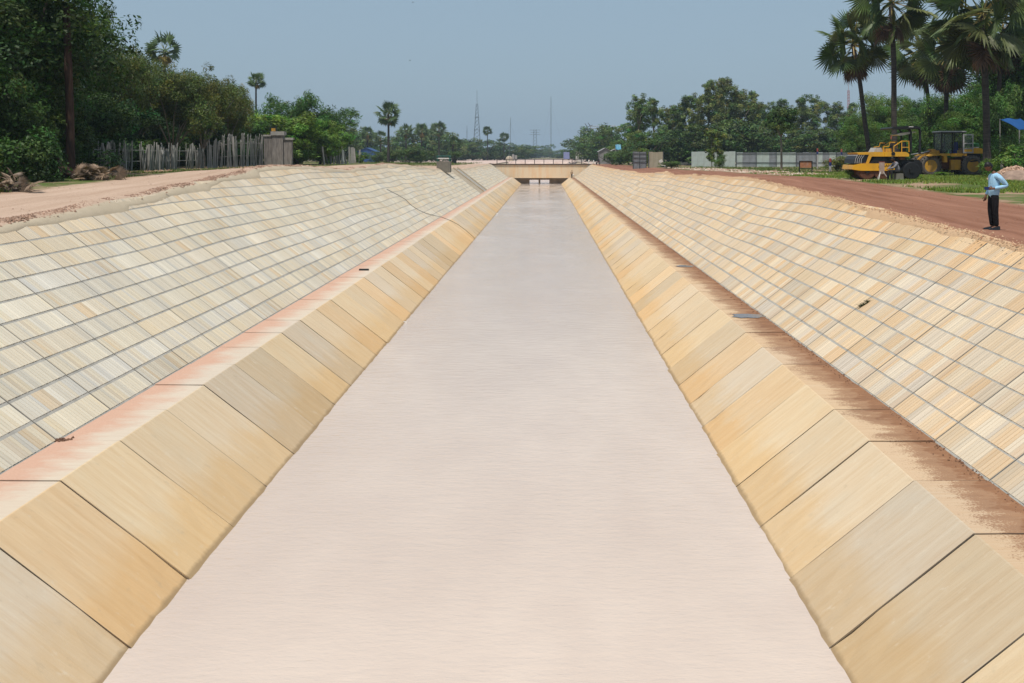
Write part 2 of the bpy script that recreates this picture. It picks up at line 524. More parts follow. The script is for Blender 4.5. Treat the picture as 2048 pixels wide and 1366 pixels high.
def tile_material():
    t = NT('ribbed_concrete')
    p = t.pos()
    tint = t.attr('tint', 'Color')
    n1 = t.noise(t.mapv(p, (1.5, 9, 1.5)), 1.0, 4, .65)
    n2 = t.noise(p, 24.0, 4, .7)
    n3 = t.noise(p, .45, 3)
    c = t.mix(1.0, tint, t.objinfo('Color'), 'MULTIPLY')
    c = t.mix(t.math('MULTIPLY', t.ramp(n1, .35, .75), .28), c, (.64, .58, .48))
    c = t.mix(t.math('MULTIPLY', t.ramp(n2, .5, .8), .18), c, (.42, .37, .30))
    c = t.mix(t.math('MULTIPLY', t.ramp(n3, .45, .72), .18), c, (.52, .43, .32))
    t.bump(n2, .003, .5)
    return t.fin(c, .9, 0, .2)
M_tile = tile_material()
CHUTE = (129.6, 142.2)
M_cross = simple('damp_mortar', (.20, .18, .15), .95, var=.4, scale=1.2)
M_joint = simple('dark_joint_filler', (.07, .055, .045), .95, scale=4)
M_mortar = simple('grey_mortar', (.43, .405, .36), .95, var=.3, scale=3.0)
M_cast = simple('plain_cast_concrete', (.46, .39, .29), .9, var=.22, scale=1.4, dirt=(.40, .26, .15), dirt_amt=.5)

# ---- bent slabs: lower slope + berm
SLOPE_RUN = {s: (LIP[s] - WX[s]) for s in (-1, 1)}
def slab_mesh(side, seed):
    rg = np.random.default_rng(seed)
    run = SLOPE_RUN[side]; rise = HW - HB
    L = math.hypot(run, rise); ux, uz = run / L, rise / L
    us = [-(L + 1.0), -(L + .45), -(L + .05), -L + .35, -L * .66, -L * .33, 0.0, .35, .72, FOOT[side] - LIP[side] - .02]
    n = 7
    hw = PITCH / 2 - .012
    nrm_s = (-side * uz, ux)
    V, UV = [], []
    jit = rg.normal(0, .0065, (len(us), n + 1))
    for i, u in enumerate(us):
        for j in range(n + 1):
            y = -hw + 2 * hw * j / n
            if u <= 0: x, z = -side * (-u) * ux, u * uz
            else: x, z = side * u, .006 * u
            k = jit[i, j] if i < 5 else jit[i, j] * .25
            if u <= 0: x += nrm_s[0] * k; z += nrm_s[1] * k
            else: z += k
            V.append((x, y, z)); UV.append((u, y))
    top = len(V); c = n + 1
    for i, u in enumerate(us):                       # underside
        for j in (0, n):
            y = -hw + 2 * hw * j / n
            if u <= 0: x, z = -side * (-u) * ux + side * .12 * uz, u * uz - .12 * ux
            else: x, z = side * u, -.14
            V.append((x, y, z)); UV.append((u, y))
    fs = []
    for i in range(len(us) - 1):
        for j in range(n):
            fs.append((i * c + j, i * c + j + 1, (i + 1) * c + j + 1, (i + 1) * c + j))
        a, b = top + 2 * i, top + 2 * i + 2
        fs.append((i * c, (i + 1) * c, b, a)); fs.append((i * c + n, a + 1, b + 1, (i + 1) * c + n))
    me = bpy.data.meshes.new('lining_slab'); me.from_pydata(V, [], fs); me.materials.append(M_slab[side])
    uvl = me.uv_layers.new(name='UVMap')
    for l in me.loops: uvl.data[l.index].uv = UV[l.vertex_index]
    bm = bmesh.new(); bm.from_mesh(me); bmesh.ops.recalc_face_normals(bm, faces=bm.faces)
    # the sheet is open below: make sure the top looks up
    bm.faces.ensure_lookup_table()
    if bm.faces[0].normal.z < 0: bmesh.ops.reverse_faces(bm, faces=bm.faces)
    bm.to_mesh(me); bm.free()
    return me

TONES = [(1, 1, 1), (1.0, .97, .90), (.94, .97, 1.04), (1.05, .96, .84), (.93, .92, .90), (1.04, .95, .84), (.97, 1.0, 1.07), (1.02, 1.0, .96)]
tile_rng = np.random.default_rng(5)
PLANK_L = [((.61, .555, .46), 5), ((.63, .55, .42), 3), ((.60, .46, .30), 1.3), ((.54, .52, .475), 3.2), ((.68, .63, .535), 3), ((.54, .46, .36), 1)]
PLANK_R = [((.60, .48, .355), 4), ((.62, .475, .315), 4), ((.61, .42, .24), 3.2), ((.55, .48, .40), 1.6), ((.67, .575, .445), 3), ((.56, .42, .295), 1.4)]
NPL = 19
wob = {-1: vnoise(41, 5.5), 1: vnoise(42, 6.5)}
wob2 = {-1: vnoise(43, 9.0), 1: vnoise(44, 8.0)}
def tile_geo(side, rg, mult=(1, 1, 1)):
    """one panel of ribs, local: x along the canal, y up the slope, z off the face"""
    pal = PLANK_L if side < 0 else PLANK_R
    w = np.array([p[1] for p in pal], float); w /= w.sum()
    mean = (np.array([p[0] for p in pal]) * w[:, None]).sum(0)
    hw = PITCH / 2 - .024
    edges = np.linspace(-hw, hw, NPL + 1)
    y0, y1 = .030, ROW - .030
    V, Fq, T = [], [], []
    k = rg.choice(len(pal), p=w); col = np.array(pal[k][0])
    for i in range(NPL):
        if rg.random() < .33:
            k = rg.choice(len(pal), p=w); col = np.array(pal[k][0])
        c = (col * .75 + mean * .25) * (1 + rg.normal(0, .05)) * np.array(mult)
        a, b = edges[i] + (.012 if i in (6, 13) else .0055), edges[i + 1] - (.012 if i in (5, 12) else .0055)
        h = .013 + rg.normal(0, .002)
        v0 = len(V)
        V += [(a - .003, y0 - .003, -.01), (b + .003, y0 - .003, -.01), (b + .003, y1 + .003, -.01), (a - .003, y1 + .003, -.01),
              (a + .004, y0, h), (b - .004, y0, h), (b - .004, y1, h), (a + .004, y1, h)]
        for f in ((4, 5, 6, 7), (0, 1, 5, 4), (1, 2, 6, 5), (2, 3, 7, 6), (3, 0, 4, 7)):
            Fq.append([v0 + q for q in f]); T.append(c)
    return np.array(V), np.array(Fq), np.array(T)

def tile_matrix(side, y, r):
    """place of the panel in row r at distance y (rows wander a little with the bank)"""
    q = math.sqrt(1 + K * K)
    up = Vector((side * K / q, 0, 1 / q)); nr = Vector((-side / q, 0, K / q)); al = Vector((0, 1, 0))
    def s_of(yy): return r * ROW + (.13 * float(wob[side](yy)) + .07 * float(wob2[side](yy))) * min(1, r / 7.0) * min(1.0, max(0.0, (222 - yy) / 8))
    s = s_of(y); ds = (s_of(y + PITCH / 2) - s_of(y - PITCH / 2)) / PITCH
    nn = .005 * float(wob2[side](y * 1.7 + r * 2.3)) * (1 if r else 0)
    al2 = (al + up * ds).normalized(); up2 = (up - al * ds).normalized()
    # local x runs along the canal so that x cross y = outward normal
    if side < 0: ax = al2
    else: ax = -al2
    ay = up2; az = ax.cross(ay)
    if az.dot(nr) < 0: ax = -ax; az = ax.cross(ay)
    o = Vector(slope_pt(side, y, s, .0)) + nr * nn
    return Matrix(((ax.x, ay.x, az.x, o.x), (ax.y, ay.y, az.y, o.y), (ax.z, ay.z, az.z, o.z), (0, 0, 0, 1)))

for side in (-1, 1):
    em = tag(empty('canal_bank', (side * FOOT[side], 0, ZB)), 'left bank lined with ribbed concrete panels' if side < 0 else 'right bank lined with ribbed concrete panels', kind='structure')
    inv = Matrix.Translation((-side * FOOT[side], 0, -ZB))
    def put(name, me, M, color=None):
        o = bpy.data.objects.new(name, me); COL.objects.link(o); o.parent = em
        o.matrix_local = inv @ M
        if color: o.color = color
        return o
    # mortar bed behind the panels
    st = np.arange(-8, CANAL_END + .1, 2.0)
    rows = []
    for y in st:
        L = (HB - float(crest_h(side, y))) * math.sqrt(1 + K * K) - .06
        rows.append([Vector(slope_pt(side, y, s, .003)) - Vector((side * FOOT[side], 0, ZB)) for s in np.linspace(-.3, L, 6)])
    V = np.array([[tuple(p) for p in r] for r in rows])
    if side < 0: V = V[:, ::-1]
    link('mortar_bed', grid_mesh('mortar_bed', V, M_mortar), em)
    # dark filler strips in the joints of the bent slabs, darker mortar in the cross joints of the panels
    run, rise = LIP[side] - WX[side], HW - HB
    LL = math.hypot(run, rise); off = -.006
    prof = [(WX[side] - run * .3 + off * rise / LL, ZW - rise * .3 - off * run / LL), (LIP[side] + off * .5, ZB - off), (FOOT[side] - .03, ZB - off + .004)]
    fb, cb = MB(), MB()
    for k in range(int((-6 - PHASE) / PITCH), int((CANAL_END - PHASE) / PITCH) + 1):
        y_ = PHASE + k * PITCH; h_ = .007
        vs_ = [(side * (x_ - FOOT[side]), yy, z_ - ZB) for (x_, z_) in prof for yy in (y_ - h_, y_ + h_)]
        fb.add(vs_, [(0, 1, 3, 2), (2, 3, 5, 4)])
        if side < 0 and CHUTE[0] - .5 < y_ < CHUTE[1] + .5: continue
        Ls_ = (HB - float(crest_h(side, y_))) * math.sqrt(1 + K * K) - .2
        vs_ = []
        for s_ in (.01, Ls_):
            for yy in (y_ - .011, y_ + .011):
                p_ = slope_pt(side, yy, s_, .0095); vs_.append((p_[0] - side * FOOT[side], p_[1], p_[2] - ZB))
        cb.add(vs_, [(0, 1, 3, 2)])
    fb.build('joint_filler', M_joint, em, recalc=False); cb.build('cross_joint', M_cross, em, recalc=False)
    # bent slabs
    variants = [slab_mesh(side, 100 + k + 10 * side) for k in range(5)]
    k0 = int((-6 - PHASE) / PITCH); k1 = int((CANAL_END - PHASE) / PITCH)
    for k in range(k0, k1):
        y = PHASE + (k + .5) * PITCH
        rr = random.Random(k * 7 + side)
        M = Matrix.Translation((side * LIP[side] + rr.gauss(0, .006), y, ZB + rr.gauss(0, .005))) @ Matrix.Rotation(rr.gauss(0, .003), 4, 'Z')
        tn = TONES[rr.randrange(len(TONES))]
        b = 1 + rr.gauss(0, .05)
        put('lining_slab', rr.choice(variants), M, (tn[0] * b, tn[1] * b, tn[2] * b, 1))
    # ribbed panels
    rg = np.random.default_rng(60 + side)
    tv = []
    for k in range(8):
        V, Fq, T = tile_geo(side, rg)
        tv.append(raw_mesh('ribbed_panel', V, Fq, M_tile, T))
    cand = []
    for k in range(k0, k1):
        y = PHASE + (k + .5) * PITCH
        if side < 0 and CHUTE[0] < y < CHUTE[1]: continue
        L = (HB - float(crest_h(side, y))) * math.sqrt(1 + K * K)
        for r in range(0, int((L + .10) / ROW)):
            p = Vector(slope_pt(side, y, (r + .5) * ROW))
            px, py = VX + F * p.x / max(p.y, .1), VY + F * (CAMZ - p.z) / max(p.y, .1)
            vis = p.y > 2 and -60 < px < 2108 and py < 1400
            cand.append((-(1 / (p.y ** 3)) if vis else 0.0, k, r, y))
    cand.sort()
    SV, SF, ST = [], [], []; nv = 0
    for i, (w, k, r, y) in enumerate(cand):
        rr = random.Random(k * 131 + r * 17 + side)
        M = tile_matrix(side, y, r)
        L = (HB - float(crest_h(side, y))) / 1 * math.sqrt(1 + K * K)
        dusty = max(0.0, min(1.0, (r * ROW - L + 1.9) / 1.6))          # soil dust lies on the top rows
        b = 1 + rr.gauss(0, .045)
        tn = rr.choice(TONES)
        warm = .5 + .5 * float(wob2[side](y * .6 + 40 + 9 * r))
        base = np.array((1.0, 1.0 - .03 * warm, 1.0 - .10 * warm)) * (.6 + .4 * np.array(tn))
        base = base * b * (1 - dusty * np.array((.02, .15, .30) if side > 0 else (.04, .13, .22)))
        if i < 300 and w < 0:
            put('ribbed_panel', rr.choice(tv), M, (*base, 1))
        else:
            V, Fq, T = tile_geo(side, np.random.default_rng(abs(k * 977 + r * 31 + side * 13 + 5000)), base)
            Mn = np.array(inv @ M)
            SV.append(V @ Mn[:3, :3].T + Mn[:3, 3]); SF.append(Fq + nv); ST.append(T); nv += len(V)
    far = link('ribbed_panels_beyond', raw_mesh('ribbed_panels_beyond', np.concatenate(SV), np.concatenate(SF), M_tile, np.concatenate(ST)), em)
    tag(far, kind='stuff')

# ---- smooth chute in the left bank
em = tag(empty('drain_chute', (-FOOT[-1], CHUTE[0], ZB)), 'smooth tan concrete chute running down the left bank below the pump box', 'chute')
L = (HB - float(crest_h(-1, 136))) * math.sqrt(1 + K * K)
def chute_strip(y0, y1, n, n0=-.05):
    mb = MB()
    pts = []
    for s in (0.0, L + .15):
        for nn in (n0, n):
            for y in (y0, y1):
                p = slope_pt(-1, y, s, nn); pts.append((p[0] + FOOT[-1], p[1] - CHUTE[0], p[2] - ZB))
    mb.add(pts, [(0, 1, 3, 2), (4, 6, 7, 5), (0, 2, 6, 4), (1, 5, 7, 3), (2, 3, 7, 6), (0, 4, 5, 1)])
    return mb
chute_strip(CHUTE[0] + .02, CHUTE[0] + 5.6, .03).build('apron', M_cast, em)
chute_strip(CHUTE[0] + 5.62, CHUTE[0] + 5.95, .20).build('curb', M_cast, em)
chute_strip(CHUTE[0] + 5.97, CHUTE[1] - .5, -.01, -.2).build('channel_floor', M_cast, em)
chute_strip(CHUTE[1] - .48, CHUTE[1] - .02, .16).build('curb', M_cast, em)
# ------------------------------------------------------------------ culvert bridge that closes the view down the canal
def headwall_material():
    t = NT('rust_streaked_concrete')
    p = t.pos()
    s1 = t.noise(t.mapv(p, (1.1, 1, .12)), 1.0, 5, .6)
    s2 = t.noise(t.mapv(p, (4.0, 1, .35)), 1.0, 4, .65)
    c = t.mix(t.ramp(s1, .45, .66), (.70, .55, .38), (.71, .46, .25))
    c = t.mix(t.math('MULTIPLY', t.ramp(s2, .5, .75), .4), c, (.66, .55, .40))
    t.bump(s2, .006, .4)
    return t.fin(c, .9, 0, .2)
M_head = headwall_material()
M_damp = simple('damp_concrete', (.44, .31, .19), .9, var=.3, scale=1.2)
M_rail = simple('dark_painted_steel', (.05, .04, .045), .5, .3, scale=9)
M_white = simple('chalky_white_paint', (.72, .70, .66), .7, scale=5, dirt=(.40, .30, .22), dirt_amt=.5)

M_rust0 = simple('dark_edge_beam', (.10, .06, .04), .8, scale=3)
BY = CANAL_END + .3
br = tag(empty('culvert_bridge', (0, BY, 0)), 'tan concrete culvert bridge with two openings across the end of the canal', 'bridge')
xl, xr = -FOOT[-1] - K * 3.0 - .3, FOOT[1] + K * 3.0 + .3          # wall ends at ground level
xi, xj = -LIP[-1], LIP[1]
# head wall above the berm, cast in bays with narrow joints
cuts = [xl - .4, -9.4, -6.1, -3.0, .2, 3.4, 6.4, xr + .4]
for a, b in zip(cuts[:-1], cuts[1:]):
    mb = MB()
    def zlow(x):
        if x < -FOOT[-1]: return ZB - .25 + (-FOOT[-1] - x) / K
        if x > FOOT[1]: return ZB - .25 + (x - FOOT[1]) / K
        return ZB + .02 if xi < x < xj else ZB - .3
    pts = sorted({a + .012, b - .012, *[q for q in (-FOOT[-1], xi, xj, FOOT[1]) if a < q < b]})
    low = []
    for q in pts:
        low.append((q, zlow(q)))
    poly = low + [(b - .012, -.16), (a + .012, -.16)]
    mb.prism(poly, .0, .6)
    mb.build('headwall_bay', M_head, br)
# light ledge on the foot of the head wall, deck slab, recessed lower wall with two openings
MB().box((xi - .05, -.12, ZB - .14), (xj + .05, .35, ZB + .016)).build('ledge', M_head, br)
MB().box((xl - 2.5, -.10, -.157), (xr + 3, 8.6, .06)).build('deck', M_cast, br)
MB().box((xl - .5, -.22, -.16), (xr + .6, -.103, .10)).build('deck_edge', M_rust0, br)
ox = [(X(1058.3, 229), X(1077, 229)), (X(1080.5, 229), X(1099, 229))]
ztop = Z(359.5, 231)
edges = [xi - .5, ox[0][0], ox[0][1], ox[1][0], ox[1][1], xj + .5]
for i in (0, 2, 4):
    MB().box((edges[i] + (0 if i == 0 else .0), 2.2, ZW - .8), (edges[i + 1], 7.6, ZB - .142)).build('pier', M_damp, br)
for i in (1, 3):
    MB().box((edges[i], 2.203, ztop), (edges[i + 1], 7.6, ZB - .143)).build('lintel', M_damp, br)
MB().box((xi - .6, .36, ZB - .16), (xj + .6, 2.19, ZB - .0)).build('soffit_slab', M_damp, br)
# hand rail
rail = tag(empty('bridge_railing', (0, BY + .1, .06)), 'long dark steel hand rail on the culvert bridge', 'railing')
r0, r1 = X(994, BY), X(1163, BY)
for k in range(10):
    MB().tube([(r0 + (r1 - r0) * k / 9, 0, 0), (r0 + (r1 - r0) * k / 9, 0, 1.05)], .075, 8).build('post', M_rail, rail)
MB().tube([(r0 - .1, 0, 1.08), (r1 + .1, 0, 1.08)], .075, 8).build('top_rail', M_rail, rail)
MB().tube([(r1 - 2.3, .12, .1), (r1 - 1.0, .12, .95)], .03, 6).build('brace', M_rail, rail)
for k, (px, w) in enumerate(((1177.5, 'nearer the rail'), (1187, 'farther from the rail'))):
    g = tag(empty('guard_post', (X(px, BY + 1), BY + 1, .06)), 'white concrete guard post at the right end of the bridge, ' + w, 'post', 'guard posts at the bridge end')
    MB().cbox((0, 0, .42), (.30, .30, .84), taper=.02).build('shaft', M_white, g)
    MB().cbox((0, 0, .87), (.26, .26, .06), taper=.06).build('cap', M_white, g)
# berm to water wing walls that close the lower slopes against the bridge
# the cut goes on behind the bridge
mb = MB()
for s in (-1, 1):
    a, b = BY + 7, 323
    prof = [(s * (WX[s] - 1.0), ZW - 1.0), (s * LIP[s], ZB), (s * FOOT[s], ZB), (s * (FOOT[s] + K * 3.0 + .25), .02)]
    for (p, q) in zip(prof[:-1], prof[1:]):
        mb.add([(p[0], a, p[1]), (q[0], a, q[1]), (q[0], b, q[1]), (p[0], b, p[1])], [(0, 1, 2, 3) if s > 0 else (3, 2, 1, 0)])
tag(mb.build('canal_cut', M_cast, recalc=False), 'unfinished continuation of the canal behind the bridge', kind='structure')

# ------------------------------------------------------------------ pump box with green rail
M_green = simple('green_painted_steel', (.015, .10, .075), .5, .1, scale=8)
M_boxc = simple('weathered_grey_concrete', (.21, .19, .155), .95, var=.3, scale=3, dirt=(.13, .12, .10), dirt_amt=.6)
yb = 121.0
xb0, xb1 = X(874.5, yb), X(901.5, yb)
zb0, zb1 = Z(340, yb), Z(322.5, yb)
pb = tag(empty('pump_box', ((xb0 + xb1) / 2, yb, zb0)), 'grey concrete box with a green railing on the left bank crest', 'pump box')
w = (xb1 - xb0) / 2; hh = zb1 - zb0
mb = MB()
mb.box((-w, -.8, -.3), (w, -.66, hh)); mb.box((-w, .66, -.3), (w, .8, hh)); mb.box((-w, -.657, -.3), (-w + .14, .657, hh)); mb.box((w - .14, -.657, -.3), (w, .657, hh))
mb.box((-w + .14, -.657, hh - .25), (w - .14, .657, hh - .2))
mb.build('box_wall', M_boxc, pb)
gh = Z(312, yb) - zb1
for sx in (-1, 1):
    for sy in (-1, 1):
        MB().tube([(sx * (w - .08), sy * .72, hh), (sx * (w - .08), sy * .72, hh + gh)], .075, 8).build('rail_post', M_green, pb)
for sy in (-1, 1):
    for f in (.98, .52):
        MB().tube([(-w, sy * .72, hh + gh * f), (w, sy * .72, hh + gh * f)], .06, 8).build('rail', M_green if f > .6 else M_white, pb)
for sx in (-1, 1):
    MB().tube([(sx * (w - .08), -.72, hh + gh * .96), (sx * (w - .08), .72, hh + gh * .96)], .06, 8).build('rail', M_green, pb)

# ------------------------------------------------------------------ black hose down the left bank, plank, marks
def on_left(px, py):
    """the spot of the left lining seen at a pixel"""
    dx, dz = (px - VX) / F, -(py - VY) / F
    q = math.sqrt(1 + K * K)
    # upper slope: x = -(FOOT + K*(HB-h)), h = -dz*y
    y = -(FOOT[-1] + K * HB) / (dx - K * (-dz) * -1 * -1) if False else None
    y = (FOOT[-1] + K * HB) / (-dx + K * (-dz))
    if -dz * y < HB: return Vector((dx * y, y, CAMZ + dz * y))
    y = HB / (-dz)
    if -dx * y > LIP[-1]: return Vector((dx * y, y, ZB))
    m = (LIP[-1] - WX[-1]) / (HW - HB)           # run per drop
    # -x = LIP - m*(h-HB)
    y = (LIP[-1] + m * HB) / (-dx + m * (-dz))
    return Vector((dx * y, y, CAMZ + dz * y))
hose_px = [(773, 380), (781, 384), (795, 391), (810, 400), (822, 412), (836, 421), (852, 428), (868, 432), (884, 436), (900, 442), (915, 450), (930, 461), (943, 472), (949, 478)]
pts = [on_left(*p) + Vector((0.02, 0, .05)) for p in hose_px]
M_black = simple('black_rubber', (.018, .018, .017), .5, scale=20)
tag(MB().tube(pts, .016, 7).build('hose', M_black, smooth=True), 'thin black hose lying down the left bank into the water', 'hose')
p = on_left(728, 541)
tag(MB().cbox((0, 0, .035), (.42, .12, .07), taper=.01).build('plank', M_black, loc=(p.x, p.y, ZB + .005)), 'short dark board lying on the left berm', 'board')
# ------------------------------------------------------------------ vegetation
def leaf_material(name, trans=.30, rough=.6):
    t = NT(name)
    t.n.remove(t.b)
    c = t.mix(1.0, t.attr('tint', 'Color'), t.objinfo('Color'), 'MULTIPLY')
    d = t.n.new('ShaderNodeBsdfPrincipled'); t.L(c, d.inputs['Base Color']); d.inputs['Roughness'].default_value = rough
    d.inputs['Specular IOR Level'].default_value = .35
    tr = t.n.new('ShaderNodeBsdfTranslucent')
    t.L(t.mix(1.0, c, (1.25, 1.35, .6, 1), 'MULTIPLY'), tr.inputs[0])
    m = t.n.new('ShaderNodeMixShader'); m.inputs[0].default_value = trans
    t.L(d.outputs[0], m.inputs[1]); t.L(tr.outputs[0], m.inputs[2]); t.L(m.outputs[0], t.out.inputs[0])
    return t.m
M_leaf = leaf_material('leaf', .20)
M_frond = leaf_material('palm_frond', .15, .5)
def bark_material(name, a, b, ring=False):
    t = NT(name); co = t.coord()
    n = t.noise(t.mapv(co, (6, 6, 1.2) if not ring else (2, 2, 14)), 1.0, 5, .65)
    c = t.mix(t.ramp(n, .3, .7), a, b)
    t.bump(n, .02, .7)
    return t.fin(c, .95, 0, .1)
M_bark = bark_material('bark', (.045, .035, .026), (.11, .09, .068))
M_bark_pale = bark_material('pale_bark', (.13, .11, .085), (.27, .235, .19))
M_palmbark = bark_material('palm_bark', (.035, .030, .028), (.085, .072, .062), True)

def leaves(clumps, n, size, rg, sub=10, tint=(.06, .10, .025), tvar=.35, spread=.42, up=.6, aspect=.5, hang=0.0):
    """leaf-sized rhombs gathered in small tufts over the clumps"""
    cl = np.array(clumps, float)
    w = (cl[:, 3] * cl[:, 4] * cl[:, 5]) ** .67; w /= w.sum()
    ns = max(6, int(sub * len(cl)))
    ci = rg.choice(len(cl), ns, p=w)
    d = rg.normal(size=(ns, 3)); d[:, 2] += .25; d /= np.linalg.norm(d, axis=1)[:, None]
    rad = rg.uniform(.35, 1.0, ns) ** .6
    sc = cl[ci, :3] + d * cl[ci, 3:6] * rad[:, None]
    sr = cl[ci, 3:6].mean(1) * spread * rg.uniform(.6, 1.3, ns)
    st = 1 + rg.normal(0, tvar * .7, ns); sy = rg.normal(0, 1, ns)
    si = rg.choice(ns, n, p=(sr ** 2) / (sr ** 2).sum())
    off = rg.normal(size=(n, 3)); off /= np.maximum(np.linalg.norm(off, axis=1), 1e-6)[:, None]
    P = sc[si] + off * (sr[si] * rg.uniform(.25, 1.0, n) ** .5)[:, None] * np.array((1, 1, .75))
    P[:, 2] -= hang * rg.random(n) ** 2
    nrm = off * .6 + d[si] * .4 + rg.normal(size=(n, 3)) * .6; nrm[:, 2] += up
    nrm /= np.linalg.norm(nrm, axis=1)[:, None]
    a = np.cross(nrm, rg.normal(size=(n, 3))); a /= np.maximum(np.linalg.norm(a, axis=1), 1e-6)[:, None]
    if hang: 
        a[:, 2] -= hang; a /= np.linalg.norm(a, axis=1)[:, None]
    b = np.cross(nrm, a)
    L = size * rg.uniform(.6, 1.45, n); W = L * aspect * rg.uniform(.7, 1.2, n)
    V = np.stack([P - a * L[:, None] * .5, P + b * W[:, None] * .5, P + a * L[:, None] * .5, P - b * W[:, None] * .5], 1).reshape(-1, 3)
    Q = np.arange(4 * n).reshape(n, 4)
    k = np.clip(st[si] + rg.normal(0, tvar * .5, n), .35, 2.0)
    T = np.array(tint)[None, :] * k[:, None]
    T[:, 0] *= 1 + .22 * sy[si] + rg.normal(0, .1, n)
    return V, Q, np.clip(T, .004, .5)

def crown_mesh(name, *a, **k):
    V, Q, T = leaves(*a, **k)
    return raw_mesh(name, V, Q, M_leaf, T)

def trunk_mesh(name, base_r, fork, ends, rg, mat, lean=(0, 0), n=8):
    mb = MB()
    f = Vector(fork)
    m1 = f * .5 + Vector((rg.normal(0, .15), rg.normal(0, .15), 0))
    mb.tube([(0, 0, -.3), (0, 0, .05), m1, f], [base_r * 1.35, base_r, base_r * .82, base_r * .66], n)
    for e in ends:
        e = Vector(e); mid = f.lerp(e, .5) + Vector((rg.normal(0, .2), rg.normal(0, .2), .25))
        mb.tube([f - Vector((0, 0, .25)), mid, e], [base_r * .5, base_r * .33, base_r * .10], 6)
    return mb.mesh(name, mat, smooth=True)

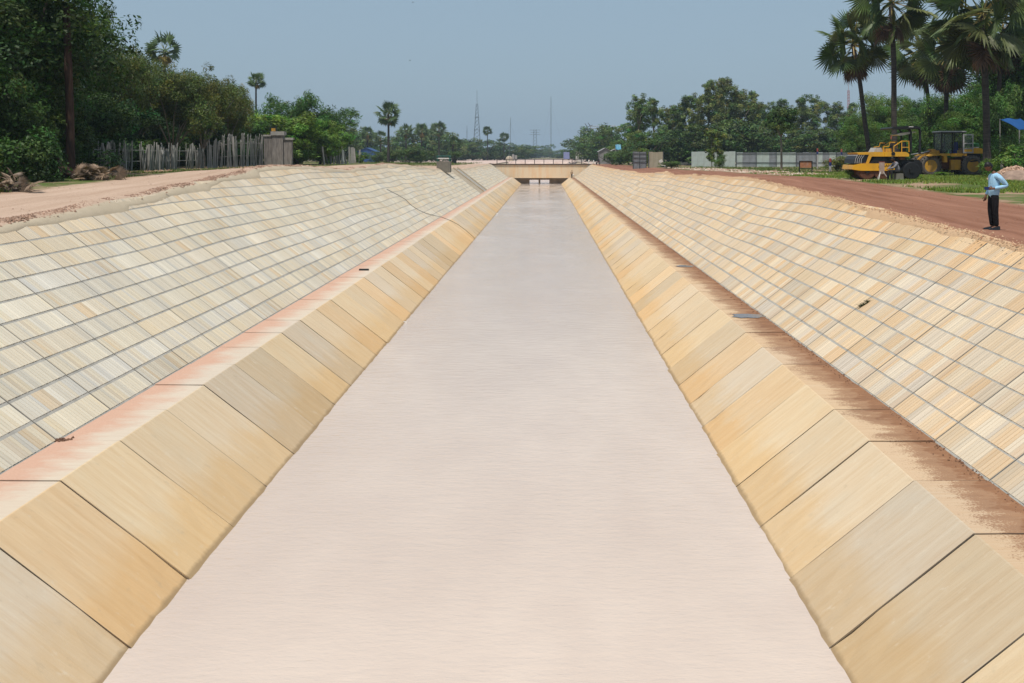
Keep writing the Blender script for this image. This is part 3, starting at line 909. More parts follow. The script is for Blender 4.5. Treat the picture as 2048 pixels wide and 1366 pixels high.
def make_proto(kind, seed):
    """returns (trunk mesh, crown mesh, height, width)"""
    rg = np.random.default_rng(seed)
    R = lambda a, b: rg.uniform(a, b)
    if kind == 'broad':                    # dense broad-leaved tree, 9 m
        cl = [(R(-2.6, 2.6), R(-2.4, 2.4), R(3.6, 7.2), R(1.5, 2.3), R(1.5, 2.3), R(1.1, 1.7)) for _ in range(11)] + [(0, 0, 6.5, 2.4, 2.4, 1.9), (0, 0, 4.6, 2.9, 2.9, 1.6)]
        cr = crown_mesh('crown', cl, 42000, .165, rg, sub=22, tint=(.062, .118, .020), spread=.40)
        tk = trunk_mesh('trunk', .24, (R(-.3, .3), R(-.3, .3), 2.6), [c[:3] for c in cl[:6]], rg, M_bark)
        return tk, cr, 9.0, 9.0
    if kind == 'olive':                    # fine-leaved, dull olive, many thin stems
        cl = [(R(-3.2, 3.2), R(-2.4, 2.4), R(3.0, 6.6), R(1.2, 2.1), R(1.2, 2.1), R(.9, 1.5)) for _ in range(14)] + [(0, 0, 5.6, 2.6, 2.2, 1.6)]
        cr = crown_mesh('crown', cl, 34000, .15, rg, sub=24, tint=(.092, .115, .020), spread=.36, tvar=.4)
        tk = trunk_mesh('trunk', .16, (R(-.3, .3), R(-.3, .3), 1.4), [c[:3] for c in cl[:9]], rg, M_bark_pale)
        return tk, cr, 8.3, 9.4
    if kind == 'tall':                     # tall plantation tree, 14 m, loose column of tufts
        cl = [(R(-1.3, 1.3), R(-1.3, 1.3), z, R(.9, 1.7), R(.9, 1.7), R(.9, 1.5)) for z in np.linspace(4.5, 12.6, 10)]
        cl += [(R(-2, 2), R(-2, 2), R(2.0, 6), R(.8, 1.3), R(.8, 1.3), R(.8, 1.2)) for _ in range(4)]
        cr = crown_mesh('crown', cl, 15000, .24, rg, sub=16, tint=(.108, .160, .036), spread=.40, tvar=.5, hang=.25)
        tk = trunk_mesh('trunk', .17, (R(-.4, .4), R(-.4, .4), 7.0), [c[:3] for c in cl[3:9]], rg, M_bark_pale, n=6)
        return tk, cr, 14.0, 5.6
    if kind == 'far':                      # distant rounded tree
        cl = [(R(-2.6, 2.6), R(-2.2, 2.2), R(2.0, 6.6), R(1.3, 2.2), R(1.3, 2.2), R(1.0, 1.7)) for _ in range(9)] + [(0, 0, 2.0, 3.2, 2.8, 1.8)]
        cr = crown_mesh('crown', cl, 6500, .38, rg, sub=18, tint=(.078, .122, .030), spread=.40, tvar=.45)
        tk = trunk_mesh('trunk', .22, (0, 0, 2.4), [c[:3] for c in cl[:4]], rg, M_bark, n=6)
        return tk, cr, 8.4, 8.4
    if kind == 'bush':                     # low leafy shrub, 1 m
        cl = [(R(-.35, .35), R(-.35, .35), R(.25, .75), R(.2, .35), R(.2, .35), R(.18, .3)) for _ in range(7)]
        cr = crown_mesh('foliage', cl, 3600, .062, rg, sub=14, tint=(.080, .135, .024), spread=.5, tvar=.35)
        tk = trunk_mesh('stem', .03, (0, 0, .25), [c[:3] for c in cl[:5]], rg, M_bark, n=5)
        return tk, cr, 1.05, 1.3
    if kind == 'thicket':                  # dense low growth down to the ground, 5 m
        cl = [(R(-2.8, 2.8), R(-2, 2), R(.5, 4.0), R(1.0, 1.8), R(1.0, 1.8), R(.8, 1.4)) for _ in range(16)]
        cr = crown_mesh('crown', cl, 36000, .16, rg, sub=20, tint=(.058, .108, .020), spread=.42, tvar=.4, hang=.2)
        tk = trunk_mesh('stem', .12, (0, 0, .8), [c[:3] for c in cl[:8]], rg, M_bark, n=6)
        return tk, cr, 5.0, 8.0
    if kind == 'feather':                  # bright feathery thicket, 5 m
        cl = [(R(-2.6, 2.6), R(-1.8, 1.8), R(.7, 3.6), R(1.0, 1.7), R(1.0, 1.7), R(.8, 1.3)) for _ in range(13)] + [(0, 0, 3.6, 1.8, 1.6, 1.2)]
        cr = crown_mesh('crown', cl, 24000, .26, rg, sub=18, tint=(.120, .205, .022), spread=.38, tvar=.38, aspect=.28, hang=.12)
        tk = trunk_mesh('stem', .10, (0, 0, .6), [c[:3] for c in cl[:8]], rg, M_bark, n=5)
        return tk, cr, 5.0, 7.4
    if kind == 'bamboo':                   # arching tips that stand above the thicket, 8 m
        cl = []
        for k in range(9):
            az, h = R(0, 6.3), R(4.8, 7.4)
            for t in np.linspace(.45, 1, 7):
                r = 2.4 * t ** 3 * R(.8, 1.1)
                cl.append((math.cos(az) * r, math.sin(az) * r, h * (t - .12 * t ** 5) + R(-.2, .2), .55, .55, .4))
        cr = crown_mesh('crown', cl, 9000, .30, rg, sub=6, tint=(.075, .145, .026), spread=.75, tvar=.35, aspect=.2, hang=.35)
        tk = trunk_mesh('culms', .12, (0, 0, 1.0), [c[:3] for c in cl[3::7]], rg, M_bark_pale, n=5)
        return tk, cr, 7.6, 5.6
def _measured(p):
    n = len(p[1].vertices); a = np.empty(n * 3, np.float32); p[1].vertices.foreach_get('co', a); a = a.reshape(-1, 3)
    z = np.percentile(a[:, 2], 99.4); w = np.percentile(a[:, 0], 98.5) - np.percentile(a[:, 0], 1.5)
    return (p[0], p[1], float(z), float(w))
PROTO = {k: [_measured(make_proto(k, s + 17 * i)) for i in range(n)] for i, (k, n, s) in enumerate((('broad', 3, 300), ('olive', 3, 340), ('tall', 4, 380), ('far', 4, 420), ('bush', 4, 460), ('feather', 2, 500), ('bamboo', 2, 540), ('thicket', 2, 580)))}
PART = {'thicket': ('stem', 'crown'), 'bush': ('stem', 'foliage'), 'feather': ('stem', 'crown'), 'bamboo': ('culms', 'crown')}
_tcount = [0]
def tree(kind, px, y, top, width, label, name='tree', cat='tree', group=None, col=(1, 1, 1), v=None, base=None, yoff=0):
    """a tree at photo column px and distance y, its top at photo row top, width in metres"""
    _tcount[0] += 1
    i = _tcount[0]
    pr = PROTO[kind][(i if v is None else v) % len(PROTO[kind])]
    x = X(px, y)
    z = gz(x, y) if base is None else base
    h = Z(top, y) - z
    r = empty(name, (x, y, z - .03), (i * 2.399) % 6.283)
    tag(r, label, cat, group)
    sc = (width / pr[3], width / pr[3], h / pr[2])
    tn, cn = PART.get(kind, ('trunk', 'crown'))
    link(tn, pr[0], r, scale=sc); link(cn, pr[1], r, scale=sc, color=(*col, 1))
    return r

# ---- palms
def frond_mesh(seed, n=26, dead=False):
    """fan leaf: petiole along +x, pleated blade at its end"""
    rg = np.random.default_rng(seed)
    V, Q, T = [], [], []
    pl, R = 1.35, 1.30
    span = math.radians(rg.uniform(225, 265))
    for s in (-1, 1):                                  # petiole, two crossed strips
        b = len(V)
        if s > 0: V += [(0, -.035, 0), (0, .035, 0), (pl, .018, .0), (pl, -.018, .0)]
        else: V += [(0, 0, -.03), (0, 0, .03), (pl, 0, .015), (pl, 0, -.015)]
        Q.append([b, b + 1, b + 2, b + 3]); T.append((.24, .24, .08) if not dead else (.17, .12, .08))
    for i in range(n):
        a = -span / 2 + span * (i + .5) / n
        da = span / n * .5
        r = R * (1 - .16 * abs(a) / (span / 2)) * rg.uniform(.86, 1.06)
        ri = r * rg.uniform(.52, .62)
        drop = .10 + .28 * (abs(a) / (span / 2)) ** 2 + rg.uniform(-.04, .08)
        def pt(rr, aa, z): return (pl + rr * math.cos(aa), rr * math.sin(aa), z)
        b = len(V)
        zi = -.12 * (abs(a) / (span / 2))
        V += [(pl - .02, 0, 0), pt(ri, a - da, zi - .03), pt(ri * 1.02, a, zi + .035), pt(ri, a + da, zi - .03), pt(r, a, zi - drop * (r / R))]
        k = rg.uniform(.8, 1.25)
        c = (.068 * k, .112 * k, .034 * k) if not dead else (.15 * k, .105 * k, .072 * k)
        Q += [[b, b + 1, b + 2, b + 2], [b, b + 2, b + 3, b + 3], [b + 1, b + 4, b + 2, b + 2], [b + 2, b + 4, b + 3, b + 3]]
        T += [c] * 4
    tris = [q[:3] if q[2] == q[3] else None for q in Q]
    F3, T3 = [], []
    for q, c in zip(Q, T):
        if q[2] == q[3]: F3.append(q[:3]); T3.append(c)
        else: F3 += [[q[0], q[1], q[2]], [q[0], q[2], q[3]]]; T3 += [c, c]
    return np.array(V), np.array(F3), np.array(T3)
FROND = []
for s in range(5):
    V, Q, T = frond_mesh(700 + s)
    FROND.append(raw_mesh('frond', V, Q, M_frond, T, 3))
DEADF = []
for s in range(3):
    V, Q, T = frond_mesh(750 + s, 22, True)
    DEADF.append(raw_mesh('dead_frond', V, Q, M_frond, T, 3))
def frond_rot(az, el, roll):
    return (Matrix.Rotation(az, 4, 'Z') @ Matrix.Rotation(-el, 4, 'Y') @ Matrix.Rotation(roll, 4, 'X'))
def frond_set(rg, live, dead):
    out = []
    for k in range(live):
        t = (k + .5) / live
        el = math.radians(80 - 140 * t ** .85 + rg.normal(0, 10)); az = k * 2.39996 + rg.normal(0, .2)
        out.append((az, el, rg.normal(0, .95), rg.uniform(.88, 1.15), False))
    for k in range(dead):
        out.append((rg.uniform(0, 6.28), math.radians(rg.uniform(-84, -62)), rg.normal(0, .6), rg.uniform(.7, .95), True))
    return out
def near_palm(px_base, y, crown_px, crown_py, crown_r, label, seed, trunk_w=.5, live=26, dead=12, group='tall fan palms on the right bank'):
    rg = np.random.default_rng(seed)
    xb, xc, zc = X(px_base, y), X(crown_px, y), Z(crown_py, y)
    zb = gz(xb, y)
    r = tag(empty('fan_palm', (xb, y, zb - .05)), label, 'palm', group)
    top = Vector((xc - xb, 0, zc - zb))
    mb = MB()
    n = 16; pts, rad = [], []
    for i in range(n + 1):
        t = i / n
        pts.append((top.x * (t ** 1.25) + .03 * math.sin(9 * t + seed), .04 * math.sin(7 * t), top.z * t)); 
        rad.append(trunk_w / 2 * (1.35 - .6 * min(1, t * 6) if t < .16 else .78 - .14 * t) * (1 + .03 * (i % 2)))
    mb.tube(pts, rad, 12)
    mb.build('trunk', M_palmbark, r, smooth=True)
    sc = crown_r / 2.6
    for (az, el, roll, s, isdead) in frond_set(rg, live, dead):
        M = Matrix.Translation(top + Vector((0, 0, -.45 * sc if isdead else rg.uniform(-.25, .25)))) @ frond_rot(az, el, roll) @ Matrix.Scale(s * sc, 4)
        o = link('dead_frond', DEADF[int(rg.integers(3))], r) if isdead else link('frond', FROND[int(rg.integers(5))], r)
        o.matrix_local = M
        if isdead: k = rg.uniform(.55, 1.1); o.color = (k, k * .85, k * .75, 1)
        else:
            k = rg.uniform(.8, 1.35); o.color = (k * rg.uniform(.95, 1.5), k, k * rg.uniform(.8, 1.1), 1)
    return r
def far_palm_mesh(seed, live=26, dead=5, droopy=0):
    rg = np.random.default_rng(seed)
    Vs, Qs, Ts, nv = [], [], [], 0
    base = [frond_mesh(800 + k, 12) for k in range(3)]
    for (az, el, roll, s, isdead) in frond_set(rg, live, dead):
        if not droopy: el = el * .8 + .25 if not isdead else el
        V, Q, T = base[int(rg.integers(3))]
        M = np.array(frond_rot(az, el, roll) @ Matrix.Scale(s, 4))
        Vs.append(V @ M[:3, :3].T); Qs.append(Q + nv); Ts.append(T * (np.array((2.4, 1.1, 1)) if isdead else rg.uniform(.75, 1.2))); nv += len(V)
    return raw_mesh('crown', np.concatenate(Vs), np.concatenate(Qs), M_frond, np.concatenate(Ts), 3)
FARPALM = [far_palm_mesh(900, 30, 4), far_palm_mesh(901, 22, 4, 1), far_palm_mesh(902, 26, 6, 1)]
PTRUNK = MB().tube([(0, 0, -.02), (.01, 0, .3), (0, .01, .7), (0, 0, 1.0)], [.3, .21, .18, .16], 8).mesh('trunk', M_palmbark, smooth=True)
def far_palm(px, y, cpy, r, label, v=0, group=None, tw=1.0, base=None):
    x = X(px, y); z = gz(x, y) if base is None else base
    zc = Z(cpy, y)
    e = tag(empty('fan_palm', (x, y, z), px * .7), label, 'palm', group)
    link('trunk', PTRUNK, e, scale=(tw, tw, zc - z))
    link('crown', FARPALM[v], e, loc=(0, 0, zc - z), scale=(r / 2.6,) * 3)
    return e
# ------------------------------------------------------------------ left bank planting
LB = 'trees of the left bank grove'
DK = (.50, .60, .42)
tree('broad', 15, 47, -95, 8, 'huge dark leafy tree filling the upper left corner', col=DK, v=0, group=LB)
tree('broad', -70, 42, -60, 9, 'dark leafy tree cut off by the left edge, nearest the camera', col=DK, v=1, group=LB)
tree('broad', 62, 54, -25, 6.4, 'dark leafy tree just left of the bare dead trunk', col=DK, v=2, group=LB)
tree('broad', 152, 62, 12, 3.6, 'dark leafy tree just right of the bare dead trunk', col=(.7, .74, .6), v=0, group=LB)
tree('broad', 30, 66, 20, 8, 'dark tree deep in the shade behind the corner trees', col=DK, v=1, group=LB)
tree('thicket', 0, 41, 150, 5.5, 'low dark thicket hanging to the ground under the corner tree', name='thicket', cat='thicket', col=(.75, .8, .6), v=2, group=LB)
tree('thicket', 85, 48, 190, 5, 'vine-hung low growth at the foot of the dead trunk', name='thicket', cat='thicket', col=(.8, .85, .6), v=1, group=LB)
tree('olive', 216, 66, 74, 5.2, 'olive green tree with a spreading crown behind the start of the stake fence', col=(.85, .9, .8), v=0, group=LB)
tree('olive', 264, 76, 102, 5.2, 'olive green tree in front of the first palm crown', col=(.9, .9, .8), v=1, group=LB)
tree('olive', 345, 74, 136, 6.4, 'olive green tree with pale stems over the middle of the stake fence', col=(.9, .92, .85), v=2, group=LB)
tree('olive', 408, 82, 140, 5.6, 'olive tree with loose twigs on top, left of the thin palm', col=(.95, .95, .9), v=0, group=LB)
tree('olive', 454, 86, 158, 4.4, 'yellowish olive tree over the tall plank fence', col=(1.1, 1.0, .8), v=1, group=LB)
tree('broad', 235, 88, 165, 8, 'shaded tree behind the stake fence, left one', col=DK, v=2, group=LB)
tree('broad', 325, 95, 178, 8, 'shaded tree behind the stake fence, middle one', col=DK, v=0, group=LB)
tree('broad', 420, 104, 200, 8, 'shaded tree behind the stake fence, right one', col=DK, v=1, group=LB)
tree('bush', 300, 76, 268, 4.0, 'leafy bright green undergrowth behind the stake fence', name='shrub', cat='shrub', col=(.9, 1.1, .8))
tree('bush', 236, 71, 272, 4.0, 'leafy undergrowth at the left end of the stake fence', name='shrub', cat='shrub', col=(.9, 1.1, .8))
tree('bush', 395, 86, 270, 4.0, 'leafy undergrowth under the pale stemmed olive trees', name='shrub', cat='shrub', col=(.8, .95, .8))
far_palm(329, 118, 100, 2.35, 'fan palm crown showing above the olive trees', 1)
far_palm(512, 185, 163, 2.0, 'slender fan palm with a round head right of the olive trees', 0, tw=.9)
G = 'bright thickets by the gate pillar'
tree('feather', 512, 100, 228, 6.5, 'bright green feathery thicket left of the gate pillar', name='thicket', cat='thicket', group=G, v=0)
tree('feather', 588, 101, 232, 8.0, 'bright green feathery thicket right behind the gate pillar', name='thicket', cat='thicket', group=G, v=1, col=(1.05, 1.05, 1))
tree('feather', 640, 106, 238, 6.0, 'dark green feathery thicket right of the gate pillar', name='thicket', cat='thicket', group=G, v=0, col=(.7, .8, .8))
tree('bamboo', 578, 108, 186, 5.0, 'dark arching bamboo rising above the bright thicket', name='bamboo', cat='bamboo', v=0, col=(.8, .9, .8))
tree('bamboo', 640, 112, 204, 6.0, 'loose twiggy bamboo leaning right above the thicket', name='bamboo', cat='bamboo', v=1, col=(.8, .85, .85))
tree('bush', 655, 112, 308, 1.8, 'pale green grass clump beside the leaning posts', name='shrub', cat='shrub', col=(1.5, 1.35, 1.2))
tree('bush', 722, 132, 303, 2.6, 'rounded green bush at the far end of the leaning posts', name='shrub', cat='shrub', col=(1.0, 1.1, .8))
tree('bush', 548, 92, 318, 1.6, 'small weeds at the foot of the gate pillar', name='shrub', cat='shrub')

for (px, y, top, w, nm) in ((-20, 52, 140, 8, 'at the left edge'), (40, 56, 170, 8, 'between the corner trees'), (100, 58, 180, 8, 'left behind the dead trunk'), (148, 63, 190, 5.5, 'right behind the dead trunk'), (215, 66, 215, 7, 'at the start of the stake fence'), (280, 78, 235, 8, 'behind the first fence stakes'), (350, 84, 238, 8, 'behind the middle stakes'), (420, 92, 240, 8, 'behind the last stakes'), (475, 98, 245, 7, 'behind the tall planks')):
    tree('thicket', px, y, top, w, 'dark dense undergrowth of the left grove, ' + nm, name='thicket', cat='thicket', group='undergrowth of the left grove', col=(.6, .68, .6))
for (px, y, top, w, nm) in ((1905, 84, 215, 6, 'behind the loader cab'), (1960, 80, 200, 6, 'left of the big palm trunk'), (1996, 76, 175, 4, 'right of the big palm trunk'), (2052, 66, 272, 4, 'below the blue tarpaulin')):
    tree('thicket', px, y, top, w, 'dense green growth on the right bank, ' + nm, name='thicket', cat='thicket', group='dense growth behind the loader', col=(.95, 1.05, .8))
# ---- far left tree line
FL = 'far tree line left of the canal'
far_palm(777, 188, 228, 2.75, 'tall fan palm standing alone in the field', 2, tw=1.1)
rr = random.Random(5)
FAR_L = [(676, 236, 238, 11), (700, 300, 262, 10), (722, 330, 263, 11), (748, 345, 275, 10), (778, 350, 272, 12), (806, 300, 262, 9), (826, 340, 258, 11), (852, 330, 262, 11), (876, 345, 256, 11), (898, 380, 266, 12),
         (925, 420, 280, 14), (945, 430, 278, 13), (968, 440, 279, 14), (990, 450, 284, 13), (1012, 460, 287, 14), (1034, 520, 289, 16), (1048, 640, 294, 18), (660, 330, 268, 12), (640, 340, 262, 12), (600, 330, 265, 14), (550, 330, 262, 14), (500, 320, 258, 14)]
names = ['leftmost, beside the thicket', 'left of the blue roof', 'above the blue roof', 'right of the blue roof', 'behind the lone palm', 'right of the lone palm', 'with a pointed top', 'in the middle of the dense part', 'the highest dense one', 'left of the pump box line',
         'above the pump box', 'under the lattice mast', 'under the round headed palm', 'between the two small palms', 'under the ragged small palm', 'at the right end of the row', 'hazy and smallest by the red sign', 'half hidden behind the thicket', 'behind the arching bamboo', 'deep behind the thicket', 'behind the gate pillar thicket', 'behind the olive trees']
for (px, y, top, w), nm in zip(FAR_L, names):
    tree('far', px, y, top, w, 'hazy dark tree of the far left line, ' + nm, group=FL, col=(rr.uniform(.75, 1.1),) * 3, base=-.3 if y > 240 else None)
for i, (px, y, c, r, v, nm) in enumerate([(706, 290, 272, 2.5, 1, 'left of the blue roof'), (735, 300, 268, 2.7, 0, 'over the blue roof'), (761, 280, 276, 2.3, 1, 'just left of the lone palm'), (812, 290, 262, 2.6, 2, 'with a ragged head right of the lone palm'), (843, 300, 262, 2.8, 0, 'second right of the lone palm'), (878, 310, 258, 2.9, 2, 'highest of the dense part'),
                                 (975, 430, 263, 2.6, 0, 'with a round head above the tree line'), (1008, 440, 274, 2.5, 2, 'with a ragged head above the tree line')]):
    far_palm(px, y, c, r, 'far fan palm ' + nm, v, group='far fan palms left of the canal')
far_palm(908, 235, 287, 1.9, 'short fan palm with a shaggy trunk right of the pump box', 1, tw=2.2)
for i, (px, y, top, w, nm) in enumerate([(785, 200, 300, 5, 'at the foot of the lone palm'), (760, 205, 303, 4, 'left of the lone palm foot'), (818, 215, 296, 5.5, 'yellowish, right of the lone palm'), (840, 225, 293, 6, 'tall one left of the pump box'), (912, 232, 302, 3.5, 'at the foot of the short palm')]):
    tree('bush', px, y, top, w, 'dark round shrub in the field, ' + nm, name='shrub', cat='shrub', group='shrubs in the left field', col=(.8, .8, .8))

# ---- far centre and right line
for i, (px, y, top, w, nm) in enumerate([(1062, 900, 292, 20, 'left of the pylon'), (1078, 880, 291, 18, 'under the pylon'), (1100, 860, 289, 12, 'taller single one'), (1118, 820, 299, 16, 'low, left of the blue hut'), (1135, 700, 300, 14, 'low, next to the blue hut')]):
    tree('far', px, y, top, w, 'faint bluish tree at the end of the canal axis, ' + nm, group='faint trees on the canal axis', base=-.2)
FR = 'tree line right of the canal'
for i, (px, y, top, w, nm) in enumerate([(1150, 430, 282, 12, 'left of the blue hut'), (1166, 400, 275, 12, 'behind the blue hut'), (1190, 330, 256, 13, 'under the steel gantry'), (1215, 300, 254, 12, 'right under the gantry'), (1240, 280, 246, 12, 'behind the grey shed'), (1255, 250, 262, 10, 'right of the grey shed')]):
    tree('far', px, y, top, w, 'dark green tree of the right line, ' + nm, group=FR, col=(.95, 1.05, .8), base=-.1)
TALL = [(1282, 185, 190, 6.0), (1312, 192, 198, 5.5), (1338, 200, 212, 5.5), (1365, 188, 193, 6.5), (1392, 205, 190, 6), (1412, 190, 165, 7), (1436, 200, 161, 6.5), (1462, 186, 157, 7), (1488, 192, 182, 7), (1510, 205, 185, 6.5), (1532, 215, 205, 6),
        (1556, 225, 200, 6), (1582, 220, 214, 5.5), (1600, 200, 196, 6), (1628, 196, 190, 6), (1655, 210, 205, 6), (1682, 205, 206, 6), (1706, 215, 208, 6), (1735, 215, 212, 6), (1770, 225, 214, 6), (1808, 210, 206, 6), (1840, 220, 212, 6), (1275, 215, 205, 6), (1350, 222, 220, 6), (1450, 225, 190, 6.5), (1520, 230, 210, 6)]
tn = ['first, at the left end of the row', 'second from the left end', 'third, lower than its neighbours', 'fourth from the left end', 'left shoulder of the highest group', 'left of the highest pair', 'left one of the highest pair', 'right one of the highest pair', 'right shoulder of the highest group', 'falling off to the right of the highest group', 'left behind the umbrella-shaped tree',
      'right behind the umbrella-shaped tree', 'in the gap right of the umbrella-shaped tree', 'left above the rusty sign board', 'right above the rusty sign board', 'above the striped marker posts', 'under the far red mast', 'left of the leaning palm', 'behind the leaning palm', 'behind the roller roof', 'between the palms', 'behind the loader cab', 'in the second rank at the left end', 'in the second rank, lower', 'in the second rank behind the highest pair', 'in the second rank behind the corrugated fence']
for (px, y, top, w), nm in zip(TALL, tn):
    k = rr.uniform(.8, 1.15)
    tree('tall', px, y, top, w * .74, 'tall loose plantation tree, ' + nm, group='plantation trees behind the right fence', col=(k * rr.uniform(.9, 1.25), k, k))
for i, (px, y, top, w, nm) in enumerate([(1300, 176, 275, 9, 'behind the cream panels'), (1345, 180, 262, 9, 'behind the fence gap'), (1400, 178, 255, 10, 'left behind the white corrugated panels'), (1450, 176, 240, 10, 'below the highest trees'), (1500, 180, 245, 10, 'left of the umbrella-shaped tree'), (1550, 185, 258, 10, 'behind the umbrella-shaped trunk'), (1610, 182, 262, 10, 'behind the grey fence'), (1660, 176, 262, 9, 'behind the striped posts'), (1700, 170, 255, 9, 'behind the roller'), (1750, 165, 250, 10, 'behind the roller roof'), (1810, 160, 250, 10, 'between roller and loader'), (1860, 150, 255, 10, 'behind the loader')]):
    tree('far', px, y, top, w, 'dense dark undergrowth tree ' + nm, group='undergrowth behind the right fence', col=(.8, .85, .75))
# ---- single trees and bushes of the right bank
PROTO['umbrella'] = []
rg = np.random.default_rng(77)
cl = [(rg.uniform(-1.2, 1.2), rg.uniform(-1.2, 1.2), rg.uniform(4.2, 5.4), .8, .8, .55) for _ in range(9)] + [(0, 0, 5.2, 1.2, 1.2, .8), (1.4, 0, 3.9, .7, .7, .6), (-1.3, .3, 4.0, .6, .6, .5)]
PROTO['umbrella'].append((trunk_mesh('trunk', .13, (.1, 0, 3.4), [c[:3] for c in cl[:7]], rg, M_bark_pale), crown_mesh('crown', cl, 9000, .2, rg, sub=16, tint=(.06, .11, .02), spread=.45), 6.0, 3.8))
cl = [(rg.uniform(-.35, .35), rg.uniform(-.3, .3), z, .42, .42, .36) for z in (1.0, 1.6, 2.0, 2.6, 3.2, 3.6)] + [(.6, 0, 3.5, .5, .5, .3), (-.5, 0, 1.9, .35, .35, .4)]
PROTO['slender'] = [(trunk_mesh('trunk', .06, (.05, 0, 1.0), [c[:3] for c in cl[2:]], rg, M_bark_pale, n=6), crown_mesh('crown', cl, 2600, .2, rg, sub=12, tint=(.11, .15, .025), spread=.6), 4.0, 1.7)]
tree('umbrella', 1563, 104, 214, 3.9, 'small umbrella-shaped tree with a bare trunk before the grey fence')
tree('slender', 1424, 135, 258, 2.2, 'slender young yellow-green tree before the white corrugated panels, left one', group='slender young trees')
tree('slender', 1438, 132, 262, 1.8, 'slender young yellow-green tree before the white corrugated panels, right one', group='slender young trees')
tree('bush', 1438, 130, 309, 1.7, 'green bush at the foot of the slender trees', name='shrub', cat='shrub')
tree('bush', 1345, 128, 322, 3.0, 'low green weeds on the rubble by the fence gap', name='shrub', cat='shrub')
tree('bush', 1675, 92, 312, 2.4, 'reddish green bush by the striped marker post', name='shrub', cat='shrub', col=(1.5, 1.0, .8))
tree('bush', 1702, 58.5, 338, .9, 'small weeds before the left end of the roller', name='shrub', cat='shrub', col=(1.3, 1.3, .8))
tree('bush', 1258, 200, 302, 7, 'green scrub between the grey shed and the cream panels', name='shrub', cat='shrub', col=(.9, 1, .8))
tree('bush', 1225, 215, 305, 6, 'green scrub in front of the grey shed', name='shrub', cat='shrub', col=(.9, 1, .8))
tree('bush', 1290, 150, 297, 3.0, 'yellow-green bush topping the cream panels', name='shrub', cat='shrub', col=(1.6, 1.3, .8))
tree('broad', 1772, 120, 190, 6.0, 'bright yellow-green tree behind the roller roof', col=(1.45, 1.35, .9), v=1)
tree('broad', 1712, 116, 232, 4.0, 'bright green young tree left behind the roller roof', col=(1.35, 1.3, .9), v=2)
tree('broad', 1830, 108, 236, 5.0, 'bright green bushy tree between roller roof and loader cab', col=(1.25, 1.3, .9), v=0)
tree('broad', 1925, 92, 190, 6.0, 'bright green bushy tree behind the loader cab', col=(1.2, 1.3, .9), v=1)
tree('broad', 1990, 92, 150, 5.5, 'leafy green tree right of the big palm trunk', col=(1.0, 1.15, .85), v=2)
tree('broad', 1950, 78, 225, 4.2, 'leafy green tree low behind the loader engine', col=(1.1, 1.2, .85), v=0)
tree('broad', 2075, 84, 60, 9.0, 'dark leafy tree cut off by the right edge', col=(.75, .85, .75), v=1)
tree('broad', 2040, 100, 90, 9.0, 'dark leafy tree behind the blue tarpaulin', col=(.75, .85, .75), v=0)
tree('broad', 1870, 128, 200, 7.0, 'shaded tree under the palm crowns', col=(.8, .95, .75), v=2)
tree('bush', 2036, 60, 292, 2.6, 'green bush above the soil heap on the right', name='shrub', cat='shrub', col=(1.1, 1.2, .9))
tree('bush', 1995, 62, 318, 1.6, 'green bush between the palm trunk and the soil heap', name='shrub', cat='shrub', col=(1.3, 1.4, .9))
tree('bush', 1968, 71, 292, 1.5, 'green bush growing against the loader tail', name='shrub', cat='shrub', col=(1.2, 1.3, .9))
tree('bush', 1880, 66, 343, 1.0, 'small weeds before the loader front wheel', name='shrub', cat='shrub', col=(1.4, 1.6, .9))
tree('bush', 1822, 62, 343, 1.1, 'small weeds between roller and loader', name='shrub', cat='shrub', col=(1.4, 1.6, .9))
# ---- near palms
near_palm(1742, 80, 1706, 86, 3.2, 'leaning fan palm with a brown skirt, leftmost of the tall right palms', 1, .50, 30, 14)
near_palm(1791, 75, 1783, 2, 3.4, 'straight fan palm rising behind the roller roof, crown cut by the top edge', 2, .55, 30, 4)
near_palm(1866, 96, 1846, 100, 4.0, 'fan palm with a thin trunk behind the loader boom', 3, .50, 30, 12)
near_palm(1888, 84, 1896, 100, 3.6, 'fan palm with a thick brown skirt behind the loader cab', 4, .52, 24, 26)
near_palm(1975, 66, 1966, 26, 4.1, 'nearest big fan palm with long hanging leaves, behind the man', 5, .60, 40, 6)
near_palm(1992, 82, 2004, 60, 3.6, 'fan palm hidden behind the nearest big palm', 6, .50, 22, 8)
# ------------------------------------------------------------------ left bank: fence, gate pillar, posts, dead trunk
M_stake = bark_material('weathered_wood', (.15, .145, .135), (.34, .325, .30))
M_conc = simple('old_concrete', (.36, .34, .31), .95, var=.3, scale=4, dirt=(.16, .14, .12), dirt_amt=.6)
M_rock = simple('stone_rubble', (.36, .25, .19), .95, var=.45, scale=3)
M_yel = simple('construction_yellow', (.74, .37, .015), .40, 0, var=.12, scale=2.5, spec=.5, dirt=(.30, .17, .06), dirt_amt=.40)
M_yel2 = simple('faded_yellow', (.60, .31, .03), .6, 0, var=.25, scale=3, dirt=(.20, .12, .06), dirt_amt=.7)
M_blk = simple('black_plastic', (.016, .016, .017), .45, scale=9)
M_tyre = simple('dusty_tyre_rubber', (.10, .088, .078), .95, var=.35, scale=6, dirt=(.22, .18, .14), dirt_amt=.6)
M_steel = simple('worn_steel', (.30, .29, .28), .45, .6, scale=8)
M_rust = simple('rusty_steel', (.13, .055, .03), .85, var=.4, scale=4)
M_greyp = simple('grey_paint', (.42, .41, .40), .6, scale=5, dirt=(.25, .22, .19), dirt_amt=.5)
def glass_material():
    t = NT('dusty_glass')
    n = t.noise(t.coord(), 3, 4)
    t.b.inputs['Alpha'].default_value = .25
    return t.fin(t.mix(n, (.10, .11, .11), (.22, .23, .22)), .12, 0, .6)
M_glass = glass_material()

